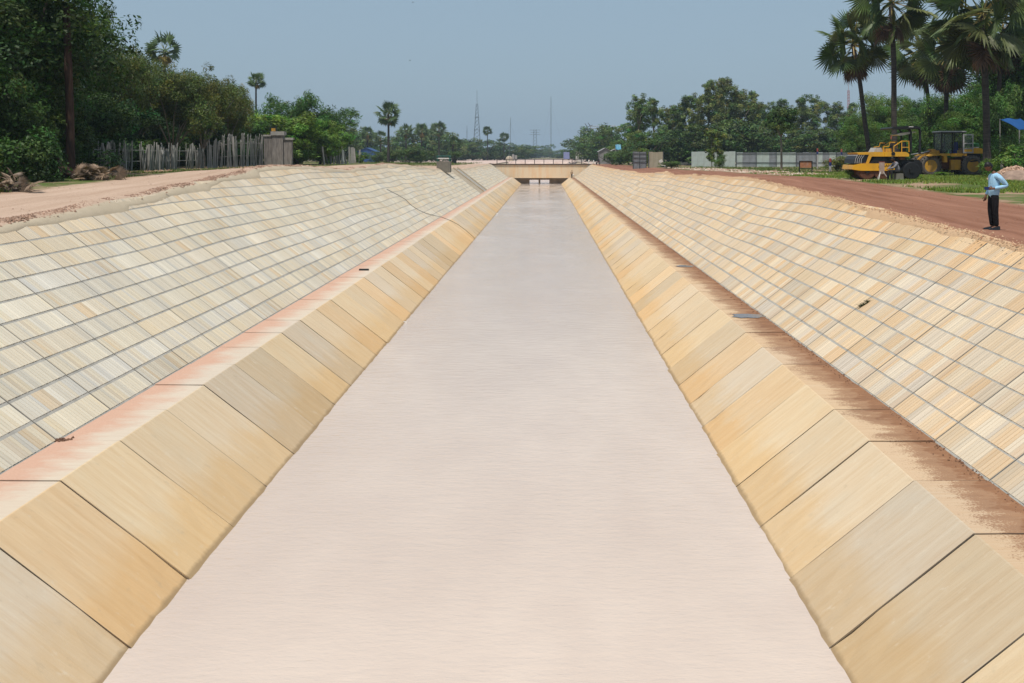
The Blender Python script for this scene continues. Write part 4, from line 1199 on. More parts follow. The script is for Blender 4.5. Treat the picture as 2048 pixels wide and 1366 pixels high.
rr = random.Random(9)
STAKES = []
for k in range(5):
    mb = MB(); r = .026 + .009 * k
    mb.tube([(0, 0, -.2), (rr.uniform(-.03, .03), 0, .35), (rr.uniform(-.04, .04), rr.uniform(-.03, .03), .7), (rr.uniform(-.05, .05), 0, 1.0)], [r, r * .95, r * .85, r * .6], 6)
    STAKES.append(mb.mesh('stake', M_stake, smooth=True))
PLANKS = []
for k in range(3):
    mb = MB(); w = .07 + .02 * k
    mb.prism([(-w, -.15), (w, -.15), (w * .9, .96), (w * .3, 1.0), (-w * .8, .95)], -.014, .014)
    PLANKS.append(mb.mesh('plank', M_stake))
POST = MB().cbox((0, 0, .45), (.15, .15, 1.1), taper=.012).mesh('concrete_post', M_conc)
def stake_fence(name, label, y0, y1, xf, hh, step, meshes, posts):
    f = tag(empty(name, (xf(y0), y0, gz(xf(y0), y0))), label, 'fence')
    y = y0; n = 0
    while y < y1:
        if meshes is STAKES and (60.8 < y < 61.9 or 69.0 < y < 70.4): y += .3; continue
        x = xf(y) + rr.gauss(0, .07)
        z = gz(x, y)
        h = hh(y) * rr.uniform(.78, 1.1)
        o = link('stake' if meshes is STAKES else 'plank', rr.choice(meshes), f)
        o.location = (x - f.location.x, y - f.location.y, z - f.location.z)
        o.scale = (rr.uniform(.8, 1.35),) * 2 + (h,)
        o.rotation_euler = (rr.gauss(0, .05), rr.gauss(0, .05), PI / 2 + rr.gauss(0, .15) if meshes is PLANKS else rr.uniform(0, 6))
        y += step * rr.uniform(.5, 1.5); n += 1
    for y in posts:
        o = link('concrete_post', POST, f, loc=(xf(y) + .12 - f.location.x, y - f.location.y, gz(xf(y), y) - f.location.z), scale=(1, 1, hh(y) * .98))
        o.rotation_euler = (rr.gauss(0, .03), rr.gauss(0, .03), rr.uniform(0, .5))
    mb = MB()
    for fr in (.35, .75):
        pts = [(xf(q) - f.location.x - .07, q - f.location.y, gz(xf(q), q) - f.location.z + hh(q) * fr) for q in np.linspace(y0, y1, 12)]
        mb.tube(pts, .022, 5)
    mb.build('cross_pole', M_stake, f)
    return f
stake_fence('stake_fence', 'low grey fence of crooked wooden stakes along the left track', 55.5, 74.5, lambda y: -25.2 - .02 * (y - 60), lambda y: 1.7, .22, STAKES, [57.0, 59.5, 63.2, 65.0, 67.6])
stake_fence('plank_fence', 'tall grey plank fence left of the gate pillar', 75, 86.8, lambda y: -25.4 + .06 * (y - 75), lambda y: 2.1 + .5 * min(1, (y - 75) / 6), .20, PLANKS, [80, 86.5])
# gate pillar
yg = 91.0
g0 = gz(X(557, yg), yg)
gp = tag(empty('gate_pillar', (X(557, yg), yg, g0)), 'stepped grey stone gate pillar with capped side walls and a lamp frame', 'gate pillar')
def gbox(p0, p1, t0, t1, name, mat, d0=-.35, d1=.35, pr=None):
    x0, x1 = X(p0, yg) - gp.location.x, X(p1, yg) - gp.location.x
    zz0, zz1 = (Z(t1, yg) - g0 if t1 else -.3), Z(t0, yg) - g0
    MB().box((x0, d0, zz0), (x1, d1, zz1), taper=.01).build(name, mat, pr or gp)
M_gate = bark_material('streaked_grey_stone', (.13, .115, .105), (.30, .27, .245))
gbox(529, 545.5, 273, None, 'side_wall', M_gate, -.2, .2); gbox(527, 546, 269.5, 272.8, 'wall_cap', M_conc, -.28, .28)
gbox(546, 568, 271, None, 'pillar', M_gate); gbox(543.5, 570.5, 263, 270.8, 'pillar_cap', M_conc, -.45, .45)
gbox(568.2, 585, 280, None, 'side_wall', M_gate, -.2, .2); gbox(568.2, 587.5, 275.5, 279.8, 'wall_cap', M_conc, -.28, .28)
for q in range(4):
    gbox(531 + q * 3.8, 531.8 + q * 3.8, 275, None, 'rib', M_gate, -.235, -.2)
lf = empty('lamp_frame', (0, 0, 0), parent=gp)
gbox(539.5, 541, 254, 268, 'frame_bar', M_blk, -.06, .06, lf); gbox(552, 553.5, 254, 262.5, 'frame_bar', M_blk, -.06, .06, lf); gbox(541, 552, 253.4, 255, 'frame_bar', M_blk, -.06, .06, lf)
gbox(543, 551, 256.5, 262.5, 'lamp', M_yel2, -.05, .05, lf)
# leaning concrete posts
LP = [(648.5, 103, 293, 6), (656, 106, 296, 14), (661, 107, 290, -3), (668, 110, 287, 0), (674, 111, 288, 1), (678.5, 112, 286.5, 0), (683, 113, 294, -6), (686, 112, 288, 2), (692, 114, 292, 11), (699, 118, 293.5, 1), (703, 121, 294.5, -1), (706.5, 123, 294.5, 0), (711, 127, 296.5, 5), (717.5, 131, 299.5, -4), (722, 133, 305, 3)]
ln = ['tilted, first from the thicket', 'strongly tilted beside the grass clump', 'short leaning one beside the grass clump', 'upright, fourth from the thicket', 'upright, fifth from the thicket', 'tallest upright one', 'white short one leaning left', 'upright behind the white one', 'strongly leaning one in the middle', 'upright, after the leaning one', 'left of the close pair', 'right of the close pair', 'slightly tilted near the round bush', 'half hidden by the round bush', 'last one beyond the round bush']
for (px, y, top, a), nm in zip(LP, ln):
    x = X(px, y); z = gz(x, y)
    o = MB().cbox((0, 0, (Z(top, y) - z) / 2 - .1), (.19, .19, Z(top, y) - z + .2), taper=.012).build('concrete_post', M_conc if 'white' not in nm else M_white, loc=(x, y, z))
    o.rotation_euler = (rr.gauss(0, .03), math.radians(a) * -1, rr.uniform(0, .8))
    tag(o, 'leaning concrete post on the left bank, ' + nm, 'post', 'leaning concrete posts')
# bare dead trunk, stump with roots
yt = 45.0
xt = X(140, yt); zt = gz(xt, yt)
M_dead = bark_material('reddish_dead_bark', (.028, .021, .018), (.095, .058, .042))
H = Z(8, yt) - zt
pts = [(X(140 - 5 * t, yt) - xt + .04 * math.sin(5 * t), 0, H * t) for t in np.linspace(0, 1, 12)]
dt = tag(empty('dead_trunk', (xt, yt, zt - .1)), 'tall bare dead palm trunk with a broken top among the left trees', 'dead trunk')
MB().tube(pts, [.27, .22, .19, .18, .18, .17, .17, .17, .16, .16, .15, .15], 12).build('trunk', M_dead, dt, smooth=True)
mb = MB()
for k in range(9):
    a = k * .7; mb.tube([(pts[-2][0], 0, H * .88), (pts[-2][0] + .28 * math.cos(a), .28 * math.sin(a), H * .88 - .2 - .05 * k)], [.03, .008], 4)
mb.build('leaf_stub', M_dead, dt)
yt = 42.5; xs_ = X(128, yt); zs_ = gz(xs_, yt)
st = tag(empty('tree_stump', (xs_, yt, zs_ - .05)), 'old brown stump with spreading roots at the foot of the dead trunk', 'stump')
MB().tube([(0, 0, 0), (-.1, 0, .35), (-.22, 0, .75), (-.18, 0, .95)], [.42, .30, .16, .10], 10).build('stump', M_dead, st, smooth=True)
for k, (dx, dy) in enumerate(((1.1, -.15), (.7, -.6), (-.6, -.5), (-.8, .2), (.5, .6))):
    MB().tube([(-.05, 0, .45), (dx * .45, dy * .45, .25), (dx, dy, 0.0)], [.17, .12, .05], 7).build('root', M_dead, st, smooth=True)
def frond_pile(px, y, label, n, rad, seed):
    r2 = random.Random(seed); x = X(px, y)
    e = tag(empty('frond_pile', (x, y, gz(x, y))), label, 'frond pile', 'piles of dead fronds')
    for k in range(n):
        o = link('dead_frond', DEADF[k % 3], e)
        o.location = (r2.uniform(-rad, rad), r2.uniform(-rad * .5, rad * .5), .12 + .35 * r2.random() * (1 - k / n))
        o.rotation_euler = (r2.uniform(-1.2, 1.2), r2.uniform(-.45, .35), r2.uniform(0, 6.28)); s = r2.uniform(.20, .36); o.scale = (s, s, s)
        k2 = r2.uniform(.8, 2.2); o.color = (k2, k2, k2, 1)
frond_pile(193, 41, 'pale brown heap of dead palm fronds beside the dead trunk', 44, .6, 4)
frond_pile(22, 33, 'low brown heap of dead fronds at the left edge', 22, .4, 6)

# ------------------------------------------------------------------ loose stones, clods and grass
def octas(P, S, rg, cols):
    n = len(P)
    b = np.array([(1, 0, 0), (-1, 0, 0), (0, 1, 0), (0, -1, 0), (0, 0, 1), (0, 0, -.6)], float)
    f = np.array([(0, 2, 4), (2, 1, 4), (1, 3, 4), (3, 0, 4), (2, 0, 5), (1, 2, 5), (3, 1, 5), (0, 3, 5)])
    a = rg.uniform(0, 6.28, n); c, s = np.cos(a), np.sin(a)
    V = b[None] * (S[:, None, None] * rg.uniform(.6, 1.35, (n, 6, 1))) * np.array((1, 1, .75))
    Vr = V.copy(); Vr[:, :, 0] = V[:, :, 0] * c[:, None] - V[:, :, 1] * s[:, None]; Vr[:, :, 1] = V[:, :, 0] * s[:, None] + V[:, :, 1] * c[:, None]
    Vr += P[:, None, :]
    Fq = (f[None] + (np.arange(n) * 6)[:, None, None]).reshape(-1, 3)
    T = np.repeat(np.array(cols)[rg.integers(0, len(cols), n)] * rg.uniform(.75, 1.25, (n, 1)), 8, 0)
    return Vr.reshape(-1, 3), Fq, T
M_clod = leaf_material('loose_earth', 0.0, .95)
def scatter(name, label, side, n, oy, oo, size, cols, seed, sigma=None):
    rg = np.random.default_rng(seed)
    y = oy[0] * (oy[1] / oy[0]) ** rg.random(n)
    o = rg.uniform(oo[0], oo[1], n) if sigma is None else rg.normal(oo[0], sigma, n)
    x = side * (crest_x(side, y) + o); z = ground_z(side, y, np.maximum(o, 0))
    if side < 0: z = z + .10 * np.exp(-((o - .35) / .3) ** 2)
    S = size * rg.uniform(.4, 1.0, n) ** 1.5 * 1.6
    V, Q, T = octas(np.stack([x, y, z], 1), S, rg, cols)
    return tag(link(name, raw_mesh(name, V, Q, M_clod, T, 3)), label, kind='stuff')
scatter('gravel', 'row of reddish clods along the edge of the left track', -1, 9000, (18, 110), (.34, 0), .036, [(.32, .20, .14), (.40, .27, .20), (.24, .145, .10)], 1, .13)
scatter('gravel', 'small pebbles strewn over the left track', -1, 700, (18, 70), (.8, 6), .018, [(.42, .30, .23), (.35, .22, .16)], 2)
scatter('gravel', 'small pebbles strewn over the right track', 1, 1600, (17, 80), (.2, 5.4), .016, [(.32, .17, .11), (.24, .11, .07)], 3)
scatter('gravel', 'tan earth crumbs along the crest of the right bank', 1, 3500, (17, 90), (.0, 0), .022, [(.50, .34, .21), (.40, .25, .15), (.34, .17, .10)], 6, .16)
scatter('rubble', 'pale broken stones along the far edge of the right track', 1, 2600, (70, 135), (5.6, 10), .10, [(.44, .31, .24), (.34, .20, .14), (.52, .42, .34)], 4)
scatter('rubble', 'earth lumps along the foot of the left fence', -1, 700, (44, 92), (7.5, 10.5), .07, [(.44, .29, .21), (.34, .20, .14)], 5)
def grass(name, label, side, n, oy, oo, h, seed, col=(.085, .14, .022), patch=.0):
    rg = np.random.default_rng(seed)
    y = oy[0] * (oy[1] / oy[0]) ** rg.random(n); o = rg.uniform(oo[0], oo[1], n)
    if patch:
        k = _gn[0](y * 2.1 + 50) + _gn[1](o * 4 + 9) * .8 + .3 * _gn[2](y * 2 + o * 3)
        m = k > patch - 1 + rg.normal(0, .15, n); y, o = y[m], o[m]; n = len(y)
    B = 6
    x = side * (crest_x(side, y) + o); z = ground_z(side, y, o)
    P = np.repeat(np.stack([x, y, z - .01], 1), B, 0) + np.concatenate([rg.normal(0, .07, (n * B, 2)), np.zeros((n * B, 1))], 1)
    a = rg.uniform(0, 6.28, n * B); hh = h * rg.uniform(.4, 1.3, n * B); w = .018 + .012 * rg.random(n * B)
    d = np.stack([np.cos(a), np.sin(a), np.zeros_like(a)], 1); q = np.stack([-np.sin(a), np.cos(a), np.zeros_like(a)], 1)
    tip = P + d * (hh * rg.uniform(.1, .7, n * B))[:, None]; tip[:, 2] += hh
    V = np.stack([P - q * w[:, None], P + q * w[:, None], tip], 1).reshape(-1, 3)
    T = np.array(col)[None] * rg.uniform(.6, 1.5, (n * B, 1)) * np.array((1, 1, 1)) ; T[:, 0] *= rg.uniform(.8, 1.5, n * B)
    return tag(link(name, raw_mesh(name, V, np.arange(3 * n * B).reshape(-1, 3), M_leaf, T, 3)), label, kind='stuff')
grass('grass', 'lush green grass between the right track and the machines', 1, 20000, (26, 82), (5.6, 21), .13, 1, (.13, .21, .028), .40)
grass('grass', 'patchy grass beside the left track', -1, 7000, (24, 95), (4.6, 9.5), .14, 2, (.085, .13, .025), .95)
grass('grass', 'sparse grass before the corrugated fence', 1, 5000, (85, 145), (6, 40), .22, 3, (.085, .14, .025), .7)
grass('grass', 'grass of the left field beyond the posts', -1, 5000, (125, 260), (4, 45), .35, 4, (.10, .15, .03), .5)

# ------------------------------------------------------------------ right fence, boards, markers
def corr_mesh(name, w, h, mat, waves=7, amp=.022):
    mb = MB(); n = waves * 4
    top = []
    for i in range(n + 1):
        x = w * i / n; d = amp * math.sin(2 * PI * waves * i / n)
        top.append((x, d))
    vs = []
    for (x, d) in top:
        vs += [(x, d - .004, 0), (x, d - .004, h), (x, d + .004, 0), (x, d + .004, h)]
    fs = []
    for i in range(n):
        a, b = i * 4, i * 4 + 4
        fs += [(a, b, b + 1, a + 1), (a + 2, a + 3, b + 3, b + 2), (a + 1, b + 1, b + 3, a + 3), (a, a + 2, b + 2, b)]
    mb.add(vs, fs)
    return mb.mesh(name, mat, smooth=False)
M_cw = simple('pale_green_sheet', (.50, .56, .53), .5, .1, var=.12, scale=1.5, dirt=(.34, .30, .25), dirt_amt=.4)
M_cg = simple('grey_zinc_sheet', (.36, .375, .40), .5, .25, var=.3, scale=1.0, dirt=(.24, .18, .15), dirt_amt=.5)
M_cc = simple('cream_sheet', (.46, .41, .31), .6, 0, var=.2, scale=1.2, dirt=(.30, .22, .15), dirt_amt=.5)
M_cb = simple('dark_frame', (.10, .105, .11), .6, .2, scale=5)
def sheet_fence(name, label, px0, px1, y, top, n, mats, rails=(), posts=0):
    x0, x1 = X(px0, y), X(px1, y); zb = gz((x0 + x1) / 2, y); h = Z(top, y) - zb
    e = tag(empty(name, (x0, y, zb)), label, 'fence')
    w = (x1 - x0) / n
    ms = [corr_mesh('sheet', w - .012, h + .25, m) for m in mats]
    for k in range(n):
        o = link('sheet', rr.choice(ms), e, loc=(k * w, rr.uniform(0, .02), -.25 + rr.uniform(-.05, .03)))
    for f in rails:
        MB().box((0, -.09, h * f - .035), (x1 - x0, -.035, h * f + .035)).build('rail', M_cb, e)
    for k in range(posts):
        xx = (x1 - x0) * k / max(1, posts - 1)
        MB().box((xx - .05, -.19, -.3), (xx + .05, -.093, h + .03)).build('post', M_cb, e)
    return e
sheet_fence('corrugated_fence', 'white-green corrugated sheet fence behind the slender trees', 1383, 1471, 146, 303, 7, [M_cw])
sheet_fence('corrugated_fence', 'grey corrugated sheet fence with two dark rails left of the roller', 1472, 1712, 147, 305, 18, [M_cg, M_cg, M_cw], (.94, .30), 7)
sheet_fence('corrugated_fence', 'low bluish sheet fence set back in the fence gap', 1334, 1384, 185, 304.5, 5, [M_cg], (.6,), 0)
y = 142.0
sheet_fence('cream_fence', 'cream panel fence section left of the fence gap', 1297, 1326, y, 304, 3, [M_cc], (), 2)
sheet_fence('sheet_gate', 'grey sheet metal gate with a ladder frame left of the cream panels', 1266, 1292, y + 1, 303.5, 3, [M_cg], (.9, .65, .4), 3)
x = X(1330, 136)
o = MB().cbox((0, 0, .55), (.5, .06, 1.4)).build('leaning_board', M_white, loc=(x, 136, gz(x, 136))); o.rotation_euler = (0, -.6, .2)
tag(o, 'white board leaning at the right end of the cream panels', 'board')
ysn = 79.0
x0, x1 = X(1599, ysn), X(1624, ysn); xm = (x0 + x1) / 2; zg = gz(xm, ysn); hs = Z(321.5, ysn) - zg; w = (x1 - x0) / 2
sg = tag(empty('sign_board', (xm, ysn, zg)), 'rusty orange board on two black legs beside the right track', 'sign')
for s in (-1, 1): MB().cbox((s * w, 0, hs / 2 - .1), (.07, .07, hs + .2)).build('leg', M_blk, sg)
for f in (.995, .42, .06): MB().cbox((0, 0, hs * f - .02), (2 * w - .075, .05, .05)).build('cross_bar', M_blk, sg)
MB().cbox((0, .03, hs * .705), (2 * w - .08, .02, hs * .50)).build('panel', simple('rusted_orange_sheet', (.46, .20, .10), .8, var=.4, scale=2, dirt=(.42, .34, .33), dirt_amt=.9), sg)
M_red = simple('faded_red_paint', (.34, .07, .05), .7, scale=6, dirt=(.35, .2, .15), dirt_amt=.4)
M_blu = simple('blue_paint', (.02, .035, .16), .6, scale=6)
for (px, y, top, h, nm) in ((1635, 112, 297, None, 'left one before the grey fence'), (1683, 111, 298, None, 'right one by the roller'), (1660.5, 87, 316.5, None, 'short white-footed one on the rubble')):
    x = X(px, y); z = gz(x, y); h = Z(top, y) - z
    e = tag(empty('marker_post', (x, y, z)), 'striped marker post with red and blue bands, ' + nm, 'post', 'striped marker posts')
    r = .10 if h < 1.6 else .085
    b = h - .34; c = b - .32
    MB().lathe([(r, -.2), (r, c)], 12).build('shaft', M_greyp, e, smooth=False)
    MB().lathe([(r + .01, c), (r + .01, b)], 12).build('blue_band', M_blu, e)
    MB().lathe([(r + .012, b), (r + .012, h - .05), (r * .6, h)], 12).build('red_band', M_red, e)
# folding barrier sign before the roller
yq = 55.5; x = X(1763, yq); z = gz(x, yq)
e = tag(empty('barrier_sign', (x, yq, z), .35), 'narrow red and white sign board on a white folding stand before the roller', 'sign')
for s in (-1, 1): MB().tube([(s * .38, -.2, 0), (s * .05, 0, .55), (s * .05, 0, .95)], .022, 6).build('leg', M_white, e)
MB().tube([(0, .42, 0), (0, 0, .6)], .022, 6).build('leg', M_white, e)
MB().cbox((0, -.03, .68), (.34, .025, .66)).build('panel', simple('sun_bleached_board', (.55, .38, .30), .8, var=.35, scale=4), e)
MB().cbox((0, -.03, 1.03), (.38, .03, .035)).build('top_edge', M_red, e)

# ------------------------------------------------------------------ machines
def text_mesh(txt, size, mat, ext=.004):
    cu = bpy.data.curves.new('lettering', 'FONT'); cu.body = txt; cu.size = size; cu.extrude = ext; cu.align_x = 'LEFT'
    o = bpy.data.objects.new('lettering_tmp', cu); COL.objects.link(o)
    dg = bpy.context.evaluated_depsgraph_get()
    me = bpy.data.meshes.new_from_object(o.evaluated_get(dg)); me.materials.clear(); me.materials.append(mat)
    bpy.data.objects.remove(o)
    return me
def wheel(parent, c, r, w, hubmat, lugs=True):
    we = empty('wheel', c, parent=parent)
    MB().lathe([(r * .57, -w / 2 + .22), (r * .60, -w / 2 + .03), (r * .78, -w / 2), (r * .95, -w / 2 + .05), (r, -w / 2 + .14), (r, w / 2 - .14), (r * .95, w / 2 - .05), (r * .78, w / 2), (r * .60, w / 2 - .03), (r * .57, w / 2 - .22)], 28, 'y').build('tyre', M_tyre, we)
    if lugs:
        mb = MB()
        for k in range(20):
            a = 2 * PI * k / 20
            for s in (-1, 1):
                M = Matrix.Rotation(a + (.08 if s > 0 else 0), 4, 'Y') @ Matrix.Translation((r, s * w * .26, 0)) @ Matrix.Rotation(.5 * s, 4, 'X')
                mb.cbox((0, 0, 0), (.07, w * .46, .075), M)
        mb.build('tread', M_tyre, we)
    MB().lathe([(r * .60, -w / 2 + .04), (r * .56, -w / 2 + .07), (r * .50, -w / 2 + .16), (r * .22, -w / 2 + .17), (r * .20, -w / 2 + .08), (r * .06, -w / 2 + .06)], 24, 'y').build('rim', hubmat, we)
    return we
# wheel loader
yl = 70.0
def lx(px): return X(px, yl) - X(1892, yl)
zl = gz(X(1892, yl), yl)
def lz(py): return Z(py, yl) - zl
ld = tag(empty('wheel_loader', (X(1892, yl), yl, zl)), 'worn yellow wheel loader with its cab door open on the grass', 'wheel loader')
for px in (1850.5, 1934):
    for s in (-1, 1): wheel(ld, (lx(px), s * .85, .70), .72, .46, M_yel2)
mb = MB()
mb.prism([(lx(1838), .62), (lx(1866), .62), (lx(1872), .85), (lx(1872), 1.28), (lx(1862), 1.5), (lx(1846), 1.25)], -.42, .42)
mb.build('front_frame', M_rust, ld)
MB().prism([(lx(1880), .5), (lx(1912), .5), (lx(1918), .95), (lx(1955), 1.0), (lx(1955), 1.22), (lx(1876), 1.22), (lx(1876), .75)], -.52, .52).build('rear_frame', M_rust, ld)
MB().lathe([(.02, .3), (.18, .32), (.18, 1.35), (.02, 1.37)], 12, 'z', (lx(1874), 0, 0)).build('hinge', M_blk, ld)
MB().prism([(lx(1892), .42), (lx(1908), .42), (lx(1911), .55), (lx(1911), 1.12), (lx(1892), 1.12)], -.86, -.56).build('fuel_tank', M_yel2, ld)
MB().prism([(lx(1892), .42), (lx(1908), .42), (lx(1911), .55), (lx(1911), 1.12), (lx(1892), 1.12)], .56, .86).build('fuel_tank', M_yel2, ld)
for s in (-1, 1):
    MB().prism([(lx(1874.5), .95), (lx(1880), .95), (lx(1879), 1.45), (lx(1868), 1.52), (lx(1850), 1.50), (lx(1842), 1.40), (lx(1843), 1.35), (lx(1867), 1.44), (lx(1873), 1.38)], s * 1.05 - .24, s * 1.05 + .24).build('fender', M_yel2, ld)
MB().box((lx(1872), -.74, lz(311.5)), (lx(1925), .74, lz(307))).build('platform', M_yel2, ld)
MB().prism([(lx(1893), lz(313)), (lx(1914), lz(313)), (lx(1918), lz(307.4)), (lx(1893), lz(307.4))], -.80, -.745).build('side_plate', M_yel, ld)
# hood
MB().prism([(lx(1922), lz(307)), (lx(1958), lz(307)), (lx(1958), lz(299)), (lx(1955), lz(296.5)), (lx(1922), lz(296.5))], -.62, .62).build('hood', M_yel, ld)
MB().box((lx(1924), -.58, .98), (lx(1954), .58, lz(307.1))).build('engine', M_blk, ld)
MB().prism([(lx(1922), lz(322)), (lx(1951), lz(318)), (lx(1954), lz(321)), (lx(1930), lz(324))], -1.06, -.60).build('rear_fender', M_blk, ld)
# cab
cb = empty('cab', (0, 0, 0), parent=ld)
zc0, zc1 = lz(307), lz(264.5)
for (a, yy, tilt) in ((1875.5, -.66, -2.2), (1875.5, .66, -2.2), (1897, -.68, 0), (1897, .68, 0), (1917, -.68, 0), (1917, .68, 0)):
    MB().tube([(lx(a), yy, zc0), (lx(a - tilt * .2), yy, zc1)], .045, 6).build('cab_post', M_blk, cb)
MB().box((lx(1872.5), -.80, zc1), (lx(1924), .80, lz(262.3)), taper=.03).build('cab_roof', M_greyp, cb)
MB().box((lx(1873), -.78, zc1 - .07), (lx(1922), .78, zc1 - .004)).build('roof_edge', M_blk, cb)
MB().box((lx(1875.6), -.60, lz(298)), (lx(1876.4), .60, zc1 - .08)).build('windscreen', M_glass, cb)
MB().box((lx(1878), -.665, lz(305)), (lx(1895), -.65, zc1 - .1)).build('side_window', M_glass, cb)
MB().box((lx(1878), .65, lz(305)), (lx(1915), .665, zc1 - .1)).build('side_window', M_glass, cb)
MB().box((lx(1916.4), -.60, lz(300)), (lx(1917.2), .60, zc1 - .1)).build('rear_window', M_glass, cb)
MB().box((lx(1876), -.62, zc0 + .01), (lx(1880), .62, lz(299))).build('dash', M_blk, cb)
mb = MB(); mb.box((lx(1901), -.28, zc0 + .02), (lx(1911), .28, lz(300.5)), taper=.03); mb.box((lx(1910), -.28, lz(300.5)), (lx(1913.5), .28, lz(284)), taper=.03); mb.build('seat', M_blu, cb)
mb = MB(); mb.tube([(lx(1880), 0, lz(300)), (lx(1887), 0, lz(292))], .03, 6); mb.lathe([(.20, -.015), (.22, 0), (.20, .015)], 16, 'x', (lx(1887.4), 0, lz(291.6))); mb.build('steering_wheel', M_blk, cb)
# open door, swung back beside the hood
dr = empty('door', (lx(1917), -.72, 0), parent=cb)
dw = X(1937.5, yl) - X(1917, yl)
z0, z1 = lz(306.5), lz(268.6)
mb = MB()
for (a, b, c, d) in ((0, .09, z0, z1), (dw - .07, dw, z0, z1), (.09, dw - .07, z1 - .09, z1), (.09, dw - .07, z0, z0 + .10), (.09, dw - .07, lz(288), lz(286.2)), (.09, dw - .07, lz(298.5), lz(297))):
    mb.box((a, -.05, c), (b, 0, d))
mb.build('door_frame', M_greyp, dr)
MB().box((.09, -.03, lz(286.2)), (dw - .07, -.02, z1 - .09)).build('pane', M_glass, dr)
MB().box((.09, -.03, z0 + .10), (dw - .07, -.012, lz(298.5))).build('lower_panel', M_yel, dr)
MB().box((.09, -.03, lz(297)), (dw - .07, -.02, lz(288))).build('pane', M_glass, dr)
# boom and bucket
bm_ = empty('boom', (0, 0, 0), parent=ld)
for s in (-1, 1):
    MB().prism([(lx(1872), lz(301)), (lx(1874), lz(306)), (lx(1851), lz(318)), (lx(1834), lz(332)), (lx(1829), lz(330)), (lx(1845), lz(313)), (lx(1860), lz(303))], s * .45 - .06, s * .45 + .06).build('arm', M_yel2, bm_)
    MB().tube([(lx(1870), s * .25, lz(312)), (lx(1848), s * .25, lz(321))], .06, 8).build('lift_cylinder', M_steel, bm_)
MB().tube([(lx(1866), 0, lz(300)), (lx(1846), 0, lz(306)), (lx(1822), 0, lz(309))], [.07, .06, .035], 8).build('tilt_cylinder', M_steel, bm_)
MB().prism([(lx(1858), lz(298)), (lx(1866), lz(298)), (lx(1872), lz(303)), (lx(1872), lz(312)), (lx(1862), lz(308))], -.30, .30).build('tower_plate', M_yel2, bm_)
MB().prism([(lx(1800), lz(350)), (lx(1828), lz(349)), (lx(1833), lz(340)), (lx(1832), lz(326)), (lx(1826), lz(319)), (lx(1818), lz(319)), (lx(1826), lz(330)), (lx(1824), lz(342)), (lx(1802), lz(346))], -1.15, 1.15).build('bucket', M_blk, bm_)
for s in (-1, 1):
    MB().prism([(lx(1802), lz(350)), (lx(1828), lz(349)), (lx(1832), lz(338)), (lx(1830), lz(325)), (lx(1818), lz(319))], s * 1.16 - .02, s * 1.16 + .02).build('bucket_side', M_blk, bm_)
# green canister on the hood
M_gplast = simple('green_plastic', (.03, .17, .04), .45, scale=5)
gc = tag(empty('green_canister', (X(1948.5, yl), yl, zl + lz(296.5) + .004)), 'green canister with a pale foot on the loader hood', 'canister')
MB().lathe([(.30, .09), (.33, .13), (.33, .30), (.27, .36), (.06, .38)], 16).build('body', M_gplast, gc); MB().lathe([(.24, 0), (.29, .02), (.29, .085)], 16).build('foot', M_white, gc)

# road roller
yr = 58.0
def rx(px): return X(px, yr) - X(1762, yr)
zr = gz(X(1762, yr), yr)
def rz_(py): return Z(py, yr) - zr
ro = tag(empty('road_roller', (X(1762, yr), yr, zr)), 'yellow road roller with a black canopy at the edge of the right track', 'road roller')
for (px, m, nm) in ((1724, M_rust, 'rear_drum'), (1754, M_rust, 'rear_drum'), (1812, M_blk, 'front_drum')):
    R_ = .50
    de = empty(nm, (rx(px), 0, R_), parent=ro)
    MB().lathe([(R_ - .05, -.92), (R_, -.9), (R_, .9), (R_ - .05, .92)], 32, 'y').build('shell', m, de)
    MB().lathe([(.14, -.98), (.14, .98)], 14, 'y').build('axle', M_blk, de)
# lower frame with bumper nose
MB().prism([(rx(1694), rz_(338)), (rx(1696), rz_(330)), (rx(1712), rz_(326.7)), (rx(1776), rz_(326.7)), (rx(1779), rz_(331)), (rx(1777), rz_(341)), (rx(1712), rz_(341)), (rx(1704), rz_(340))], -1.0, 1.0).build('lower_frame', M_yel, ro)
MB().lathe([(.0, -.001), (.10, 0), (.10, .01), (.0, .011)], 16, 'y', (rx(1749), -1.02, rz_(333.5))).build('frame_opening', M_blk, ro)
# engine hood: black rounded grille, yellow cover with dark intake
MB().prism([(rx(1697.5), rz_(326.6)), (rx(1699), rz_(318)), (rx(1704), rz_(311.5)), (rx(1712), rz_(309.5)), (rx(1728), rz_(309.5)), (rx(1724), rz_(326.6))], -.90, .90).build('engine_grille', M_blk, ro)
for k in range(4):
    MB().prism([(rx(1699.5 + 4 * k), rz_(326.5)), (rx(1700.5 + 4 * k), rz_(318)), (rx(1704.5 + 4.2 * k), rz_(310.8)), (rx(1706 + 4.2 * k), rz_(309.0)), (rx(1707 + 4.2 * k), rz_(309.2)), (rx(1701.6 + 4 * k), rz_(318)), (rx(1700.6 + 4 * k), rz_(326.5))], -.925, .925).build('grille_bar', M_greyp, ro)
MB().prism([(rx(1706), rz_(309.4)), (rx(1704), rz_(305.5)), (rx(1742), rz_(304)), (rx(1760), rz_(304)), (rx(1760), rz_(313)), (rx(1733), rz_(313)), (rx(1727), rz_(326.6)), (rx(1721.5), rz_(326.6)), (rx(1727.5), rz_(309.4))], -.94, .94).build('hood', M_yel, ro)
MB().prism([(rx(1731), rz_(326.6)), (rx(1737), rz_(316)), (rx(1748), rz_(313.1)), (rx(1760), rz_(313.1)), (rx(1766), rz_(326.6))], -.86, .86).build('engine_bay', M_blk, ro)
MB().prism([(rx(1758), rz_(304)), (rx(1800), rz_(304)), (rx(1806), rz_(308)), (rx(1806), rz_(313)), (rx(1758), rz_(313))], -.98, .98).build('operator_floor', M_yel, ro)
